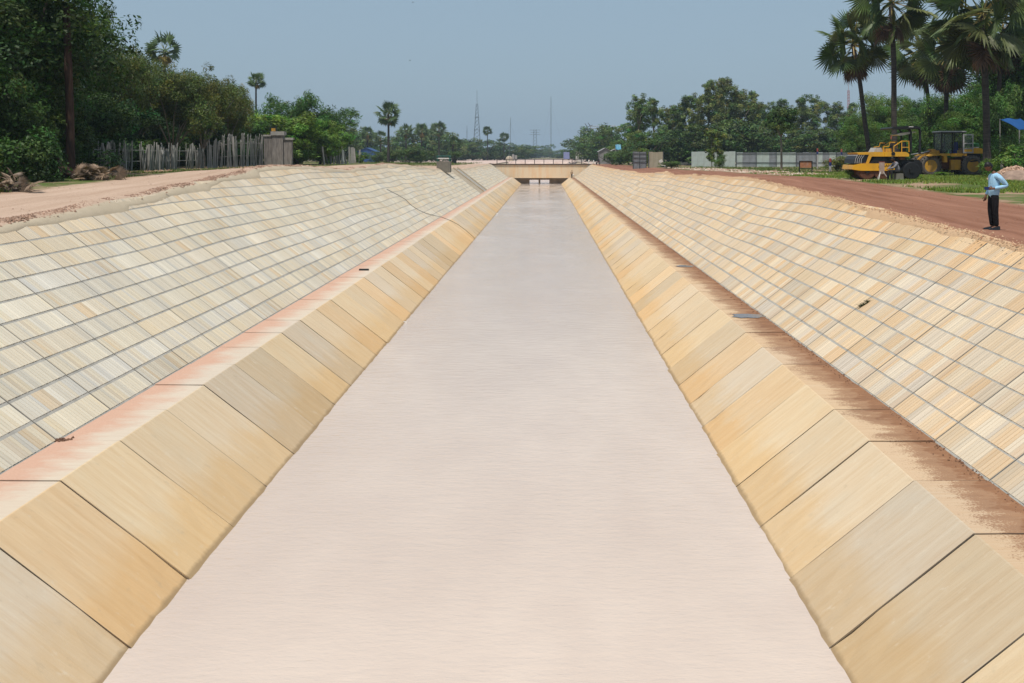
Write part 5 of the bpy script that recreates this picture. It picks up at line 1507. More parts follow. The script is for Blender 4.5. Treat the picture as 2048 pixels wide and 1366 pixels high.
MB().lathe([(0, 0), (.11, .0), (.11, .02), (.0, .021)], 16, 'y', (rx(1774.5), -1.02, rz_(307.5))).build('air_filter', M_blk, ro)
MB().prism([(rx(1766), rz_(326.6)), (rx(1768), rz_(313.1)), (rx(1800), rz_(313.1)), (rx(1812), rz_(322)), (rx(1828), rz_(326)), (rx(1828), rz_(332)), (rx(1800), rz_(334)), (rx(1778), rz_(328))], -.55, .55).build('front_frame', M_blk, ro)
MB().prism([(rx(1787), rz_(313.2)), (rx(1800), rz_(313.2)), (rx(1798), rz_(319.5)), (rx(1791), rz_(319.5))], -.90, -.56).build('hydraulic_tank', M_rust, ro)
MB().prism([(rx(1742), rz_(303.9)), (rx(1747), rz_(295.5)), (rx(1757), rz_(295.5)), (rx(1760), rz_(303.9))], -.5, .5).build('dash', M_greyp, ro)
MB().box((rx(1768), -.35, rz_(304)), (rx(1780), .35, rz_(297)), taper=.02).build('console', M_yel2, ro)
mb = MB(); mb.tube([(rx(1776), 0, rz_(300)), (rx(1782), 0, rz_(292))], .03, 6); mb.lathe([(.19, -.015), (.21, 0), (.19, .015)], 16, 'x', (rx(1782.5), 0, rz_(291.5))); mb.build('steering_wheel', M_blk, ro)
mb = MB(); mb.box((rx(1796), -.27, rz_(304)), (rx(1808), .27, rz_(298))); mb.box((rx(1806), -.27, rz_(298)), (rx(1810), .27, rz_(285)), taper=.02); mb.build('seat', M_blk, ro)
for s in (-1, 1):
    yy = s * .93
    MB().tube([(rx(1776.5), yy, rz_(304)), (rx(1776.5), yy, rz_(293)), (rx(1792), yy, rz_(282.8)), (rx(1806), yy, rz_(282.8)), (rx(1806.5), yy, rz_(304))], .028, 6).build('hand_rail', M_yel, ro)
    MB().tube([(rx(1792), yy, rz_(282.8)), (rx(1792), yy, rz_(304))], .024, 6).build('hand_rail', M_yel, ro)
    MB().tube([(rx(1792), yy, rz_(295)), (rx(1806), yy, rz_(295))], .022, 6).build('hand_rail', M_yel, ro)
    MB().tube([(rx(1757), yy * .9, rz_(304)), (rx(1757.5), yy * .9, rz_(294)), (rx(1768), yy * .9, rz_(293)), (rx(1770), yy * .9, rz_(285.5)), (rx(1780), yy * .9, rz_(285.5))], .024, 6).build('hand_rail', M_yel, ro)
    # canopy hoop
    MB().tube([(rx(1829), yy * .85, rz_(307)), (rx(1830), yy * .85, rz_(266)), (rx(1828.5), yy * .85, rz_(258.5)), (rx(1823), yy * .85, rz_(256))], .075, 8).build('canopy_post', M_blk, ro)
    MB().tube([(rx(1812), yy * .85, rz_(304)), (rx(1812), yy * .85, rz_(264)), (rx(1808), yy * .85, rz_(258))], .06, 8).build('canopy_post', M_blk, ro)
MB().prism([(rx(1771), rz_(257.5)), (rx(1774), rz_(254.8)), (rx(1800), rz_(252.8)), (rx(1820), rz_(253)), (rx(1827), rz_(255)), (rx(1829), rz_(258.5)), (rx(1820), rz_(258)), (rx(1773), rz_(259.5))], -1.0, 1.0).build('canopy_roof', M_blk, ro)
MB().box((rx(1805), -1.012, rz_(255.2)), (rx(1814), -1.003, rz_(253.9))).build('roof_mark', M_white, ro)
MB().prism([(rx(1787), rz_(269.5)), (rx(1795), rz_(266.5)), (rx(1824), rz_(263.5)), (rx(1825), rz_(265)), (rx(1800), rz_(271)), (rx(1792), rz_(271.5))], -.55, .65).build('sun_shade', M_white, ro)
MB().tube([(rx(1771.5), -.9, rz_(279)), (rx(1772), -.9, rz_(272))], .035, 6).build('beacon', M_red, ro)
o = link('lettering', text_mesh('SAKAI', .22, M_blk), ro, loc=(rx(1754.5), -1.004, rz_(333.6))); o.rotation_euler = (PI / 2, 0, 0); o.scale = (1.15, 1, 1)
MB().box((rx(1766), -1.006, rz_(338.2)), (rx(1775), -1.002, rz_(336.6))).build('small_print', M_rust, ro)
# ------------------------------------------------------------------ people
def skin_obj(verts, edges, radii, mat, name, parent=None, sub=2, root=0):
    me = bpy.data.meshes.new(name); me.from_pydata(verts, edges, [])
    o = bpy.data.objects.new(name + '_tmp', me); COL.objects.link(o)
    m = o.modifiers.new('skin', 'SKIN'); m.use_smooth_shade = True
    sv = me.skin_vertices[0].data
    for i, r in enumerate(radii):
        sv[i].radius = (r, r) if not isinstance(r, tuple) else r
        sv[i].use_root = (i == root)
    s = o.modifiers.new('sub', 'SUBSURF'); s.levels = sub; s.render_levels = sub
    dg = bpy.context.evaluated_depsgraph_get()
    out = bpy.data.meshes.new_from_object(o.evaluated_get(dg)); out.name = name
    bpy.data.objects.remove(o)
    out.materials.clear(); out.materials.append(mat)
    return out
def fabric(name, col, var=.2):
    t = NT(name); co = t.coord()
    n = t.noise(t.mapv(co, (9, 9, 4)), 1.0, 4); f = t.noise(co, 90, 2)
    c = t.mix(t.ramp(n, .3, .7), tuple(q * (1 - var) for q in col), col)
    t.bump(t.math('ADD', n, t.math('MULTIPLY', f, .2)), .05, .9)
    return t.fin(c, .9, 0, .15)
M_skin = simple('brown_skin', (.17, .075, .042), .55, var=.15, scale=9)
M_hair = simple('black_hair', (.008, .007, .007), .55, scale=30)
M_shoe = simple('black_leather', (.012, .013, .018), .3, scale=9, spec=.5)
def head_mesh(tilt, c, yaw=0.0):
    """head of 0.22 m looking along -y, bent forward by tilt, set at c (neck base)"""
    V, Fq = [], []
    nu, nv = 18, 14
    M = Matrix.Translation(c) @ Matrix.Rotation(yaw, 4, 'Z') @ Matrix.Rotation(tilt, 4, 'X')
    for j in range(nv + 1):
        ph = PI * j / nv
        for i in range(nu):
            th = 2 * PI * i / nu
            x, y, z = math.sin(ph) * math.sin(th), -math.sin(ph) * math.cos(th), math.cos(ph)
            px, py, pz = x * .075, y * .095, z * .115
            if z < -.1: k = 1 - .32 * (-z - .1); px *= k; py *= (k if y > 0 else .98)
            if y < -.75: py -= .022 * max(0, 1 - abs(x) / .35) * max(0, 1 - abs(z + .22) / .28)       # nose
            if y < -.5: py += .010 * max(0, 1 - abs(abs(x) - .42) / .22) * max(0, 1 - abs(z - .05) / .16)  # eye sockets
            if y < -.5: py -= .007 * max(0, 1 - abs(x) / .4) * max(0, 1 - abs(z + .58) / .14)          # lips
            if y < -.4: py -= .012 * max(0, 1 - abs(z + .88) / .2)                                     # chin
            if abs(x) > .93: px += .018 * (1 if x > 0 else -1) * max(0, 1 - abs(z + .05) / .3)         # ears
            V.append(M @ Vector((px, py - .02, pz + .15)))
    for j in range(nv):
        for i in range(nu):
            i2 = (i + 1) % nu
            Fq.append((j * nu + i, (j + 1) * nu + i, (j + 1) * nu + i2, j * nu + i2))
    H, Hf = [], []
    for j in range(nv + 1):
        ph = PI * j / nv * .62
        for i in range(nu):
            th = 2 * PI * i / nu
            cut = 1.0 if math.cos(th) < .35 else .62
            p2 = ph * cut
            x, y, z = math.sin(p2) * math.sin(th), -math.sin(p2) * math.cos(th), math.cos(p2)
            H.append(M @ Vector((x * .086, y * .104 - .015, z * .128 + .152)))
    for j in range(nv):
        for i in range(nu):
            i2 = (i + 1) % nu
            Hf.append((j * nu + i, (j + 1) * nu + i, (j + 1) * nu + i2, j * nu + i2))
    return V, Fq, H, Hf
def limb(V, E, R, start, pts):
    """append a chain from vertex index start"""
    prev = start
    for (p, r) in pts:
        V.append(p); R.append(r); E.append((prev, len(V) - 1)); prev = len(V) - 1
    return prev
def hand_pts(w, d, side, curl):
    """finger chains from wrist w along d"""
    w = Vector(w); d = Vector(d).normalized(); s = Vector(side).normalized(); n = d.cross(s).normalized()
    out = []
    for k, (off, L) in enumerate(((-.03, .065), (-.01, .078), (.01, .074), (.03, .058))):
        b = w + d * .085 + s * off
        m = b + d * L * .55 - n * curl * .02; e = m + d * L * .45 * (1 - curl) - n * curl * .045
        out.append([(tuple(b), .0095), (tuple(m), .009), (tuple(e), .0075)])
    b = w + d * .03 - s * .035; m = b + d * .035 - s * .025 - n * .01; e = m + d * .03 - s * .004 - n * .015
    out.append([(tuple(b), .011), (tuple(m), .010), (tuple(e), .008)])
    return out
def person(loc, rz, label, pose, shirt, trousers, skin=None, scale=1.0, group=None, sleeve=1.0, sub=2):
    skin = skin or M_skin
    root = tag(empty('person', loc, rz), label, 'person', group)
    root.scale = (scale,) * 3
    J = pose
    # body: one continuous surface
    V, E, R = [J['pelvis'], J['waist'], J['chest'], J['yoke'], J['neck'], J['nape']], [(0, 1), (1, 2), (2, 3), (3, 4), (4, 5)], [(.095, .075), (.09, .07), (.11, .078), (.075, .06), .052, .05]
    for s in ('l', 'r'):
        a = limb(V, E, R, 3, [(J['sh' + s], .048), (J['el' + s], .042), (J['wr' + s], .028), (tuple(Vector(J['wr' + s]) + Vector(J['hd' + s]).normalized() * .07), (.036, .020))])
        for ch in hand_pts(J['wr' + s], J['hd' + s], J['hs' + s], J.get('curl', .5)):
            limb(V, E, R, a, ch)
        limb(V, E, R, 0, [(J['hip' + s], .072), (J['kn' + s], .055), (J['an' + s], .042), (J['to' + s], .035)])
    me = skin_obj(V, E, R, skin, 'body', sub=1)
    hv, hf, Hv, Hf = head_mesh(J['tilt'], J['nape'], J.get('yaw', 0))
    bm = bmesh.new(); bm.from_mesh(me)
    bv = [bm.verts.new(p) for p in hv]
    for f in hf:
        try: fc = bm.faces.new([bv[i] for i in f]); fc.smooth = True
        except ValueError: pass
    bmesh.ops.recalc_face_normals(bm, faces=bm.faces)
    bm.to_mesh(me); bm.free()
    link('body', me, root)
    mb = MB(); mb.add(Hv, Hf); mb.build('hair', M_hair, root, smooth=True)
    # shirt
    V, E, R = [J['hem'], J['waist'], J['chest'], J['yoke'], J['neck']], [(0, 1), (1, 2), (2, 3), (3, 4)], [(.180, .140), (.172, .130), (.180, .128), (.115, .092), (.066, .064)]
    for s in ('l', 'r'):
        el, wr = Vector(J['el' + s]), Vector(J['wr' + s])
        ch = [(J['sh' + s], .074), (J['el' + s], .058)]
        if sleeve >= 1: ch.append((tuple(el.lerp(wr, .93)), .042))
        limb(V, E, R, 3, ch)
    link('shirt', skin_obj(V, E, R, shirt, 'shirt', sub=sub), root)
    # trousers
    V, E, R = [J['pelvis'], J['hem2']], [(0, 1)], [(.150, .115), (.140, .105)]
    for s in ('l', 'r'):
        kn, an = Vector(J['kn' + s]), Vector(J['an' + s])
        limb(V, E, R, 0, [(J['hip' + s], .100), (J['kn' + s], .078), (tuple(kn.lerp(an, .5)), .070), (tuple(kn.lerp(an, .98)), .064)])
    link('trousers', skin_obj(V, E, R, trousers, 'trousers', sub=sub), root)
    for s in ('l', 'r'):
        an, to = Vector(J['an' + s]), Vector(J['to' + s])
        d = (to - an); d.z = 0; d.normalize()
        mb = MB()
        q = Vector((-d.y, d.x, 0))
        def P(f, w, z): v = an + d * f + q * w; return (v.x, v.y, an.z + z)
        prof = [(-.085, .036, .06), (-.02, .046, .075), (.07, .050, .045), (.15, .046, .022), (.215, .020, .006)]
        vs = []
        for (f, w, zt) in prof: vs += [P(f, -w, -.085), P(f, w, -.085), P(f, w * .7, -.045 + zt), P(f, -w * .7, -.045 + zt)]
        fs = [(0, 1, 2, 3), tuple(len(vs) - 4 + i for i in (3, 2, 1, 0))]
        for i in range(len(prof) - 1):
            for k in range(4): fs.append((i * 4 + k, i * 4 + (k + 1) % 4, i * 4 + 4 + (k + 1) % 4, i * 4 + 4 + k))
        mb.add(vs, fs).build('shoe', M_shoe, root, smooth=False)
    return root
STAND = dict(pelvis=(0, .0, .94), waist=(0, .015, 1.08), chest=(0, .03, 1.26), yoke=(0, .03, 1.37), neck=(0, .01, 1.445), nape=(0, -.025, 1.485), tilt=.62,
             hem=(0, .0, .77), hem2=(0, .01, 1.0),
             shl=(.18, .03, 1.36), ell=(.25, .23, 1.12), wrl=(.17, -.10, 1.05), hdl=(-.75, -.6, .0), hsl=(0, 0, -1),
             shr=(-.19, .03, 1.36), elr=(-.25, .06, 1.08), wrr=(-.23, -.08, .86), hdr=(.05, -.2, -1), hsr=(0, 1, 0),
             hipl=(.09, 0, .88), knl=(.105, -.01, .50), anl=(.09, .03, .085), tol=(.11, -.12, .04),
             hipr=(-.09, 0, .88), knr=(-.105, -.02, .50), anr=(-.09, .02, .085), tor=(-.12, -.13, .04), curl=.7)
M_shirt = fabric('light_blue_cotton', (.36, .60, .80), .12)
M_trou = fabric('black_cloth', (.012, .011, .013))
ym = 25.1
xm = X(1987, ym); zm = gz(xm, ym)
person((xm, ym, zm + .002), math.radians(-86), 'man in light blue shirt and black trousers looking down on the right track', STAND, M_shirt, M_trou, scale=1.0)
# what he holds
Mr = Matrix.Translation((xm, ym, zm)) @ Matrix.Rotation(math.radians(-86), 4, 'Z')
pc = Mr @ Vector((.055, -.185, 1.055))
ph = MB().cbox((0, 0, 0), (.15, .012, .078)).build('phone', M_blu, loc=pc); ph.rotation_euler = (0.15, 0, math.radians(-86 + 40))
tag(ph, 'small dark blue phone held at the waist of the man in blue', 'phone')
# man standing on the far berm
W2 = dict(STAND); W2.update(tilt=.25, ell=(.27, .12, 1.10), wrl=(.25, -.05, .90), hdl=(0, -.1, -1), hsl=(0, 1, 0), knl=(.11, -.14, .50), anl=(.09, .0, .085), tol=(.11, -.13, .04), knr=(-.10, .02, .50), anr=(-.1, .18, .085), tor=(-.1, .03, .04))
M_tan = fabric('tan_cotton', (.38, .27, .17)); M_dark = fabric('dark_cloth', (.03, .028, .028)); M_greyc = fabric('grey_cotton', (.22, .21, .23))
yv = 221.0
person((5.95, yv, ZB + .01), math.radians(160), 'tiny dark figure walking on the right berm near the bridge', W2, M_tan, M_dark, sub=1)
bag = MB().tube([(0, 0, 0), (0, 0, .18), (0, 0, .36), (0, 0, .44)], [.16, .21, .17, .04], 10).build('bag', M_white, loc=(6.28, yv - .05, ZB + .42), smooth=True)
tag(bag, 'white bag carried by the tiny figure near the bridge', 'bag')
# person sitting before the roller
SIT = dict(pelvis=(0, .05, .50), waist=(0, .03, .66), chest=(0, -.05, .86), yoke=(0, -.09, .97), neck=(0, -.14, 1.04), nape=(0, -.18, 1.07), tilt=.5,
           hem=(0, .06, .50), hem2=(0, .05, .56),
           shl=(.19, -.09, .95), ell=(.22, -.32, .72), wrl=(.10, -.52, .66), hdl=(-.3, -.8, -.3), hsl=(1, 0, 0),
           shr=(-.19, -.09, .95), elr=(-.22, -.32, .72), wrr=(-.10, -.50, .64), hdr=(.3, -.8, -.3), hsr=(-1, 0, 0),
           hipl=(.11, .0, .48), knl=(.17, -.42, .56), anl=(.14, -.40, .085), tol=(.16, -.55, .04),
           hipr=(-.11, .0, .48), knr=(-.17, -.44, .54), anr=(-.14, -.46, .085), tor=(-.16, -.62, .04), curl=.5)
ysi = 55.2
xs_ = X(1794, ysi); zs_ = gz(xs_, ysi)
person((xs_, ysi, zs_), math.radians(-80), 'person in a grey top and dark trousers sitting before the roller', SIT, M_greyc, M_dark)
tag(MB().cbox((0, 0, .19), (.42, .5, .42), taper=.02).build('concrete_block', M_boxc, loc=(xs_ + .08, ysi, zs_)), 'rough concrete block under the sitting person', 'block')
# motorcycle and rider by the bridge
ymo = 218.0; xmo = X(1196, ymo); zmo = gz(xmo, ymo)
mo = tag(empty('motorcycle', (xmo, ymo, zmo), .5), 'small dark motorcycle on the track at the right end of the bridge', 'motorcycle')
for q in (-.62, .62):
    MB().lathe([(.22, -.04), (.29, -.04), (.30, 0), (.29, .04), (.22, .04)], 18, 'x', (0, q, .30)).build('wheel', M_tyre, mo)
MB().tube([(0, .62, .30), (0, .25, .55), (0, -.3, .55), (0, -.62, .30)], .05, 6).build('frame', M_blk, mo)
MB().cbox((0, .2, .72), (.22, .75, .10), taper=.02).build('seat', M_blk, mo); MB().cbox((0, -.22, .66), (.24, .3, .2), taper=.03).build('tank', M_red, mo)
MB().tube([(-.32, -.38, 1.0), (0, -.45, .95), (.32, -.38, 1.0)], .02, 5).build('handlebar', M_blk, mo); MB().tube([(0, -.62, .3), (0, -.45, .95)], .03, 5).build('fork', M_blk, mo)
RIDE = dict(SIT); RIDE.update(tilt=.15)
RIDE = {k: (tuple(np.array(v) + (0, 0, .27)) if isinstance(v, tuple) and k[:2] not in ('hd', 'hs') else v) for k, v in RIDE.items()}
RIDE.update(anl=(.2, .0, .40), tol=(.2, -.14, .36), anr=(-.2, .0, .40), tor=(-.2, -.14, .36), wrl=(.3, -.42, 1.0), wrr=(-.3, -.42, 1.0))
person((xmo, ymo + .1, zmo), .5, 'rider in dark clothes on the small motorcycle by the bridge', RIDE, M_dark, M_dark, sub=1)

# ------------------------------------------------------------------ far sheds, tarpaulins, masts
M_tarp = simple('blue_tarpaulin', (.012, .075, .24), .45, var=.2, scale=.8)
M_tarp2 = simple('sky_blue_tarpaulin', (.09, .30, .44), .5, var=.3, scale=1.5)
M_shed = simple('grey_boards', (.25, .24, .235), .9, var=.35, scale=1.0)
M_roofb = simple('blue_roof_sheet', (.03, .08, .22), .6, var=.2, scale=.6)
def hut(px0, px1, y, eave, ridge, label, wall, roof, depth=5, name='shed', cat='shed', base=None, door=True):
    x0, x1 = X(px0, y), X(px1, y); w = x1 - x0
    zb = gz((x0 + x1) / 2, y) if base is None else base
    e = tag(empty(name, ((x0 + x1) / 2, y, zb)), label, cat)
    he, hr = Z(eave, y) - zb, Z(ridge, y) - zb
    MB().prism([(-w / 2, -.2), (w / 2, -.2), (w / 2, he), (0, hr - .06), (-w / 2, he)], 0, depth).build('wall', wall, e)
    for s in (-1, 1):
        MB().add([(0, -.3, hr), (0, depth + .3, hr), (s * (w / 2 + .3), depth + .3, he - .1), (s * (w / 2 + .3), -.3, he - .1),
                  (0, -.3, hr + .06), (0, depth + .3, hr + .06), (s * (w / 2 + .3), depth + .3, he - .04), (s * (w / 2 + .3), -.3, he - .04)],
                 [(0, 1, 2, 3), (7, 6, 5, 4), (0, 3, 7, 4), (3, 2, 6, 7), (2, 1, 5, 6), (1, 0, 4, 5)]).build('roof', roof, e)
    if door: MB().box((-w * .12, -.04, .3 * he), (w * .0, -.005, .75 * he)).build('window', M_blk, e)
    return e
hut(1199, 1222, 232, 303, 296, 'grey board shed with a small dark window right of the canal', M_shed, M_greyp, 6)
hut(1222, 1241, 236, 302, 298, 'low grey lean-to joined to the board shed', M_shed, M_greyp, 5, door=False)
hut(1152, 1167, 335, 303, 301.5, 'small white-walled hut beside the blue tarpaulin', M_white, M_greyp, 4)
hut(714, 750, 292, 303, 295.5, 'long low shed with a dark blue roof behind the leaning posts', M_roofb, M_roofb, 8)
def tarp(px0, px1, y, top, bot, label, mat, sag=.3, depth=1.6, poles=True):
    x0, x1 = X(px0, y), X(px1, y); xm = (x0 + x1) / 2; zb = gz(xm, y)
    e = tag(empty('tarpaulin', (xm, y, zb)), label, 'tarpaulin')
    w = (x1 - x0) / 2; zt, z0 = Z(top, y) - zb, Z(bot, y) - zb
    n = 8; V = []
    for j in range(n + 1):
        for i in range(n + 1):
            u, v = i / n, j / n
            V.append((-w + 2 * w * u, depth * (v - .5) + .1 * math.sin(6 * u), z0 + (zt - z0) * v - sag * math.sin(PI * u) * math.sin(PI * v) * .4 + .05 * math.sin(9 * u + 4 * v)))
    mb = MB(); b = len(V); V2 = [(x, y_ + .02, z - .015) for (x, y_, z) in V]
    fs = []
    for j in range(n):
        for i in range(n):
            a = j * (n + 1) + i
            fs += [(a, a + 1, a + n + 2, a + n + 1), (b + a + n + 1, b + a + n + 2, b + a + 1, b + a)]
    mb.add(V + V2, fs).build('sheet', mat, e, recalc=False, smooth=True)
    if poles:
        for sx in (-1, 1):
            for (yy, zz) in ((-depth / 2, z0), (depth / 2, zt)):
                MB().tube([(sx * w * .97, yy + .05, -.2), (sx * w * .97, yy + .05, zz)], .04, 6).build('pole', M_stake, e)
    return e
tarp(2019, 2060, 72, 236, 261, 'bright blue tarpaulin roof behind the bushes at the right edge', M_tarp, .4, 3.0)
tarp(1163, 1176, 330, 288, 303, 'dark blue tarpaulin shelter before the right tree line', M_tarp, .3, 2.0)
tarp(1231, 1242, 225, 289, 299, 'pale blue tarpaulin beside the grey shed', M_tarp2, .5, 1.0)
tarp(1127, 1139, 420, 304, 318, 'faded violet-blue tarpaulin stall beyond the bridge', simple('faded_violet_cloth', (.15, .16, .28), .8), .2, 2.0)
# red hoarding far away
yh = 600.0
e = tag(empty('hoarding', (X(1047.5, yh), yh, 0)), 'faded red hoarding far down the canal axis', 'hoarding')
w = X(1055, yh) - X(1047.5, yh)
MB().box((-w, -.1, Z(309, yh)), (w, .1, Z(302.5, yh))).build('panel', M_red, e)
for s in (-.7, .7): MB().box((w * s - .15, -.05, -.2), (w * s + .15, .098, Z(309, yh))).build('leg', M_white, e)
for k, (px0, px1, yy, top, mt, lb) in enumerate(((1010, 1027, 380, 311.5, M_cast, 'pale sand heap left beyond the bridge'), (1024, 1034, 400, 308.5, M_conc, 'grey block stack left beyond the bridge'))):
    x0, x1 = X(px0, yy), X(px1, yy)
    mb = MB()
    if k == 0: mb.lathe([((x1 - x0) / 2, -.1), ((x1 - x0) * .36, Z(314.5, yy)), ((x1 - x0) * .14, Z(top, yy) - .1), (.02, Z(top, yy))], 14)
    else: mb.box((x0 - (x0 + x1) / 2, -.5, -.1), (-.1, .5, Z(top, yy))); mb.box((.1, -.5, -.1), ((x1 - x0) / 2, .5, Z(top + 2, yy)))
    tag(mb.build('sand_heap' if k == 0 else 'block_stack', mt, loc=((x0 + x1) / 2, yy, 0)), lb, 'heap' if k == 0 else 'blocks')
M_mast = simple('grey_galvanised_steel', (.12, .13, .15), .6, .3, scale=1)
M_mastr = simple('red_white_steel', (.40, .12, .10), .6, .1, scale=.4)
def lattice(px, y, top, wb, wt, label, r=.14, bays=12, spire=0.0, name='lattice_mast', mat=None, arms=()):
    e = tag(empty(name, (X(px, y), y, 0)), label, 'mast')
    H = Z(top, y); hs = H * (1 - spire)
    mat = mat or M_mast
    def cw(z): return (wb + (wt - wb) * min(1, (z / hs) ** .8)) / 2
    for sx in (-1, 1):
        for sy in (-1, 1):
            MB().tube([(sx * cw(z), sy * cw(z), z) for z in np.linspace(0, hs, 6)], r, 4).build('leg', mat, e)
    mb = MB(); zs = np.linspace(0, hs, bays + 1)
    for k in range(bays):
        a, b = cw(zs[k]), cw(zs[k + 1])
        for (p, q) in (((-a, -a), (b, -b)), ((a, -a), (-b, -b)), ((-a, a), (b, b)), ((a, -a), (b, b)), ((-a, -a), (-b, b))):
            mb.tube([(p[0], p[1], zs[k]), (q[0], q[1], zs[k + 1])], r * .6, 4, cap=False)
    mb.build('bracing', mat, e)
    if spire: MB().tube([(0, 0, hs), (0, 0, H)], [r * 1.3, r * .8], 5).build('antenna', mat, e)
    for (f, w) in arms: MB().tube([(-w, 0, hs * f), (w, 0, hs * f)], r, 4).build('cross_arm', mat, e)
    for f in (.52, .75):
        if not arms: 
            c = cw(hs * f) + .5; MB().box((-c, -c, hs * f - .3), (c, c, hs * f)).build('platform', mat, e)
    return e
lattice(954, 900, 180, 8.5, 1.4, 'tall grey lattice mast with a spire left of the canal axis', .13, 14, .2)
lattice(1070, 900, 259, 4.2, 2.6, 'power pylon with short arms above the trees on the canal axis', .12, 9, 0, 'pylon', arms=((.98, 5.0), (.90, 4.0), (.82, 5.0)))
lattice(1697, 700, 165, 1.6, 1.0, 'thin red and white mast behind the right plantation trees', .10, 22, .1, mat=M_mastr)
for (px, y, top, r, lb) in ((1021, 700, 235, .16, 'thin guyed mast right of the ragged small palm'), (1102, 1000, 193, .28, 'very tall thin mast right of the pylon'), (934, 900, 250, .2, 'short thin mast left of the lattice mast'), (1019, 330, 288, .06, 'pale flag pole left beyond the bridge')):
    H = Z(top, y)
    e = tag(empty('mast', (X(px, y), y, 0)), lb, 'mast')
    MB().tube([(0, 0, 0), (0, 0, H * .6), (0, 0, H)], [r, r * .9, r * .6], 6).build('pole', M_mast, e)
    if y > 600:
        mb = MB()
        for a in (.3, 2.4, 4.5): mb.tube([(0, 0, H * .9), (math.cos(a) * H * .25, math.sin(a) * H * .25, 0)], .03, 3)
        mb.build('guy_wire', M_mast, e)
# steel gantry of a works yard
yg2 = 340.0
e = tag(empty('steel_gantry', (X(1180, yg2), yg2, 0)), 'white steel gantry with insulators above the right tree line', 'gantry')
for px, top in ((1174.5, 247), (1180.5, 245)):
    x = X(px, yg2) - X(1180, yg2)
    MB().tube([(x, 0, 0), (x, 0, Z(top + 6, yg2))], .13, 6).build('post', M_greyp, e)
    MB().tube([(x - .8, 0, Z(top, yg2)), (x, 0, Z(top + 7, yg2)), (x + .9, 0, Z(top + 5, yg2))], [.08, .16, .08], 6).build('insulator', M_mast, e)
for py in (252.5, 256.5):
    MB().tube([(0, 0, Z(py, yg2)), (X(1232, yg2) - X(1180, yg2), 0, Z(py - .6, yg2))], .12, 6).build('beam', M_greyp, e)
for px in (1212, 1230):
    MB().tube([(X(px, yg2) - X(1180, yg2), 0, 0), (X(px, yg2) - X(1180, yg2), 0, Z(252, yg2))], .12, 6).build('post', M_greyp, e)

# ------------------------------------------------------------------ small things on the canal
rg = np.random.default_rng(88)
def puddle(px, py, a, b, label, seed):
    r2 = random.Random(seed)
    y = HB / ((py - VY) / F); x = (px - VX) / F * y
    n = 18; V = [(0, 0, 0)]
    for k in range(n):
        t = 2 * PI * k / n; q = r2.uniform(.7, 1.1)
        V.append((max(-.75, min(.62, a * q * math.cos(t))), b * q * math.sin(t), 0))
    fs = [(0, 1 + k, 1 + (k + 1) % n) for k in range(n)]
    t = NT('puddle_water'); m = t.fin((.16, .13, .115), .08, 0, .5)
    o = MB().add(V, fs).build('puddle', m, loc=(min(x, FOOT[1] - .5), y, ZB + .022), recalc=False)
    tag(o, label, 'puddle', 'puddles on the right berm')
puddle(1500, 633, .55, .45, 'grey puddle on the right berm, nearer one', 1)
puddle(1385, 533, .4, .40, 'small grey puddle on the right berm, farther one', 2)
# clod of wet mud where a joint meets the left berm
P = np.stack([rg.normal(-FOOT[-1] + .02, .10, 90), rg.normal(17.1, .05, 90), np.full(90, ZB + .02)], 1); P[:, 1] += (P[:, 0] + FOOT[-1]) * .1
V, Q, T = octas(P, rg.uniform(.01, .035, 90), rg, [(.10, .05, .03), (.17, .09, .055)])
tag(link('mud_clod', raw_mesh('mud_clod', V, Q, M_clod, T, 3)), 'dark mud clod at a joint of the left berm', 'mud clod')
# silt lumps along the foot of the right bank
n = 1500; y = 12 * (120 / 12) ** rg.random(n)
P = np.stack([FOOT[1] - np.abs(rg.normal(0, .10, n)), y, np.full(n, ZB + .012)], 1)
V, Q, T = octas(P, rg.uniform(.006, .022, n), rg, [(.15, .075, .045), (.22, .11, .06)])
tag(link('silt', raw_mesh('silt', V, Q, M_clod, T, 3)), 'brown silt crumbs along the foot of the right bank', kind='stuff')
# weed in a joint of the right bank
def on_right(px, py):
    dx, dz = (px - VX) / F, (py - VY) / F
    y = (FOOT[1] + K * HB) / (dx + K * dz)
    return Vector((dx * y, y, CAMZ - dz * y))
p = on_right(1719, 617); q = on_right(1741, 603); n = 160
B = np.array([p.lerp(q, t) for t in rg.random(n)]) + rg.normal(0, .015, (n, 3)); tip = B + np.stack([rg.normal(-.05, .05, n), rg.normal(0, .03, n), rg.uniform(.02, .08, n)], 1)
V = np.stack([B, B + rg.normal(0, .012, (n, 3)), tip], 1).reshape(-1, 3)
tag(link('weed', raw_mesh('weed', V, np.arange(3 * n).reshape(-1, 3), M_leaf, np.full((n, 3), .03) * np.array((1.2, 1.8, .5)), 3)), 'dark green weed growing in a joint of the right bank', 'weed')
for (px, py, s, lb) in ((809, 645, .10, 'white foam scrap floating by the left water edge, nearer one'), (994, 427, .12, 'white foam scrap floating by the left water edge, farther one')):
    y = HW / ((py - VY) / F)
    tag(MB().cbox((0, 0, 0), (s * 2, s, s * .6), taper=s * .2).build('foam_scrap', M_white, loc=(X(px, y), y, ZW + .01)), lb, 'foam scrap', 'floating foam scraps')
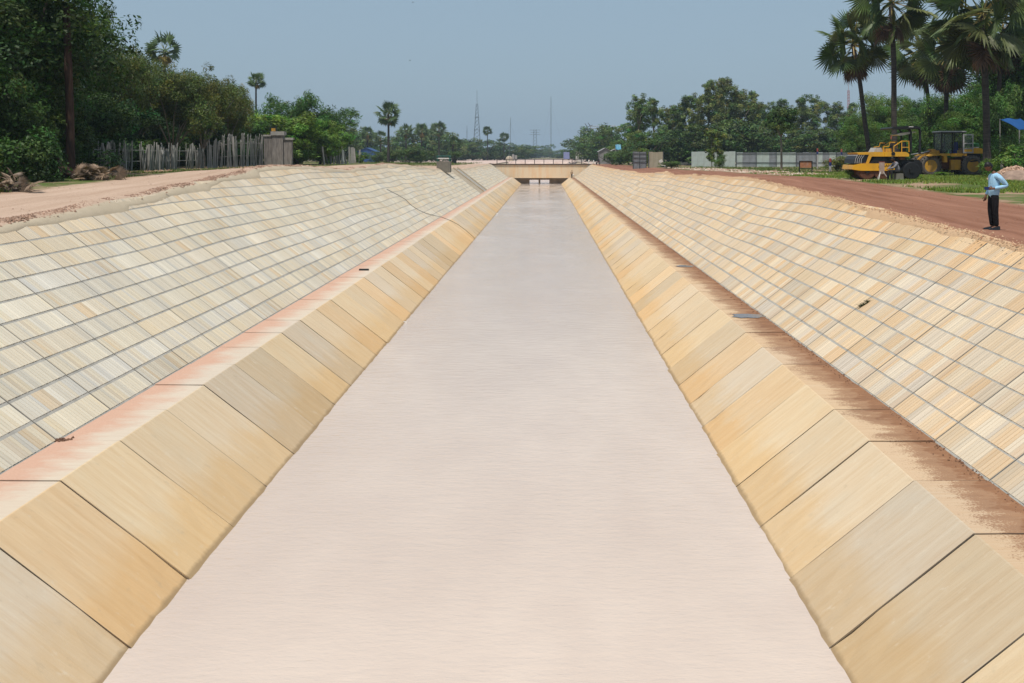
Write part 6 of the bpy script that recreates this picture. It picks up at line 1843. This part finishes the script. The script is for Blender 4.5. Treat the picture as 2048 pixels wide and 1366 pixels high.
# soil heap at the right
ys_ = 56.0; x = X(2030, ys_); z = gz(x, ys_)
e = tag(empty('soil_heap', (x, ys_, z)), 'pale brown soil heap with stones behind the man', 'soil heap')
n = 1500; a = rg.uniform(0, 6.28, n); q = rg.random(n) ** .5
P = np.stack([1.5 * q * np.cos(a), .9 * q * np.sin(a), .75 * (1 - q ** 1.6) + rg.uniform(-.03, .06, n)], 1)
V, Q, T = octas(P, rg.uniform(.03, .13, n), rg, [(.40, .26, .18), (.48, .33, .24), (.30, .18, .12)])
o = link('earth', raw_mesh('earth', V, Q, M_clod, T, 3), e)
MB().lathe([(1.5, -.1), (1.2, .22), (.7, .55), (.02, .72)], 14).build('core', M_rock, e)
x = X(2004, 60); z = gz(x, 60)
tag(MB().cbox((0, 0, .45), (.16, .16, 1.3), taper=.02).build('concrete_post', M_conc, loc=(x, 60, z)), 'short grey concrete post beside the soil heap', 'post')
# birds
for (px, py, y, lb) in ((820, 121, 160, 'tiny dark bird in the open sky'), (826, 5, 150, 'tiny dark bird at the top edge of the sky')):
    mb = MB()
    mb.tube([(-.12, 0, 0), (0, 0, 0), (.14, 0, .02)], [.015, .04, .01], 6)
    mb.add([(0, .02, .01), (.05, .25, .08), (-.03, .27, .09), (-.06, .02, .01)], [(0, 1, 2, 3)]); mb.add([(0, -.02, .01), (-.06, -.02, .01), (-.03, -.27, .09), (.05, -.25, .08)], [(0, 1, 2, 3)])
    tag(mb.build('bird', M_hair, loc=(X(px, y), y, Z(py, y))), lb, 'bird', 'birds')

# ------------------------------------------------------------------ haze
hz = bpy.data.materials.new('haze'); hz.use_nodes = True
hn = hz.node_tree; hn.nodes.clear()
ho = hn.nodes.new('ShaderNodeOutputMaterial'); hv = hn.nodes.new('ShaderNodeVolumePrincipled')
hv.inputs['Color'].default_value = (.62, .76, .92, 1); hv.inputs['Density'].default_value = .00026; hv.inputs['Anisotropy'].default_value = 0.0
hn.links.new(hv.outputs[0], ho.inputs['Volume'])
tag(MB().box((-2700, -80, -9), (2700, 3600, 75)).build('haze', hz), kind='stuff')
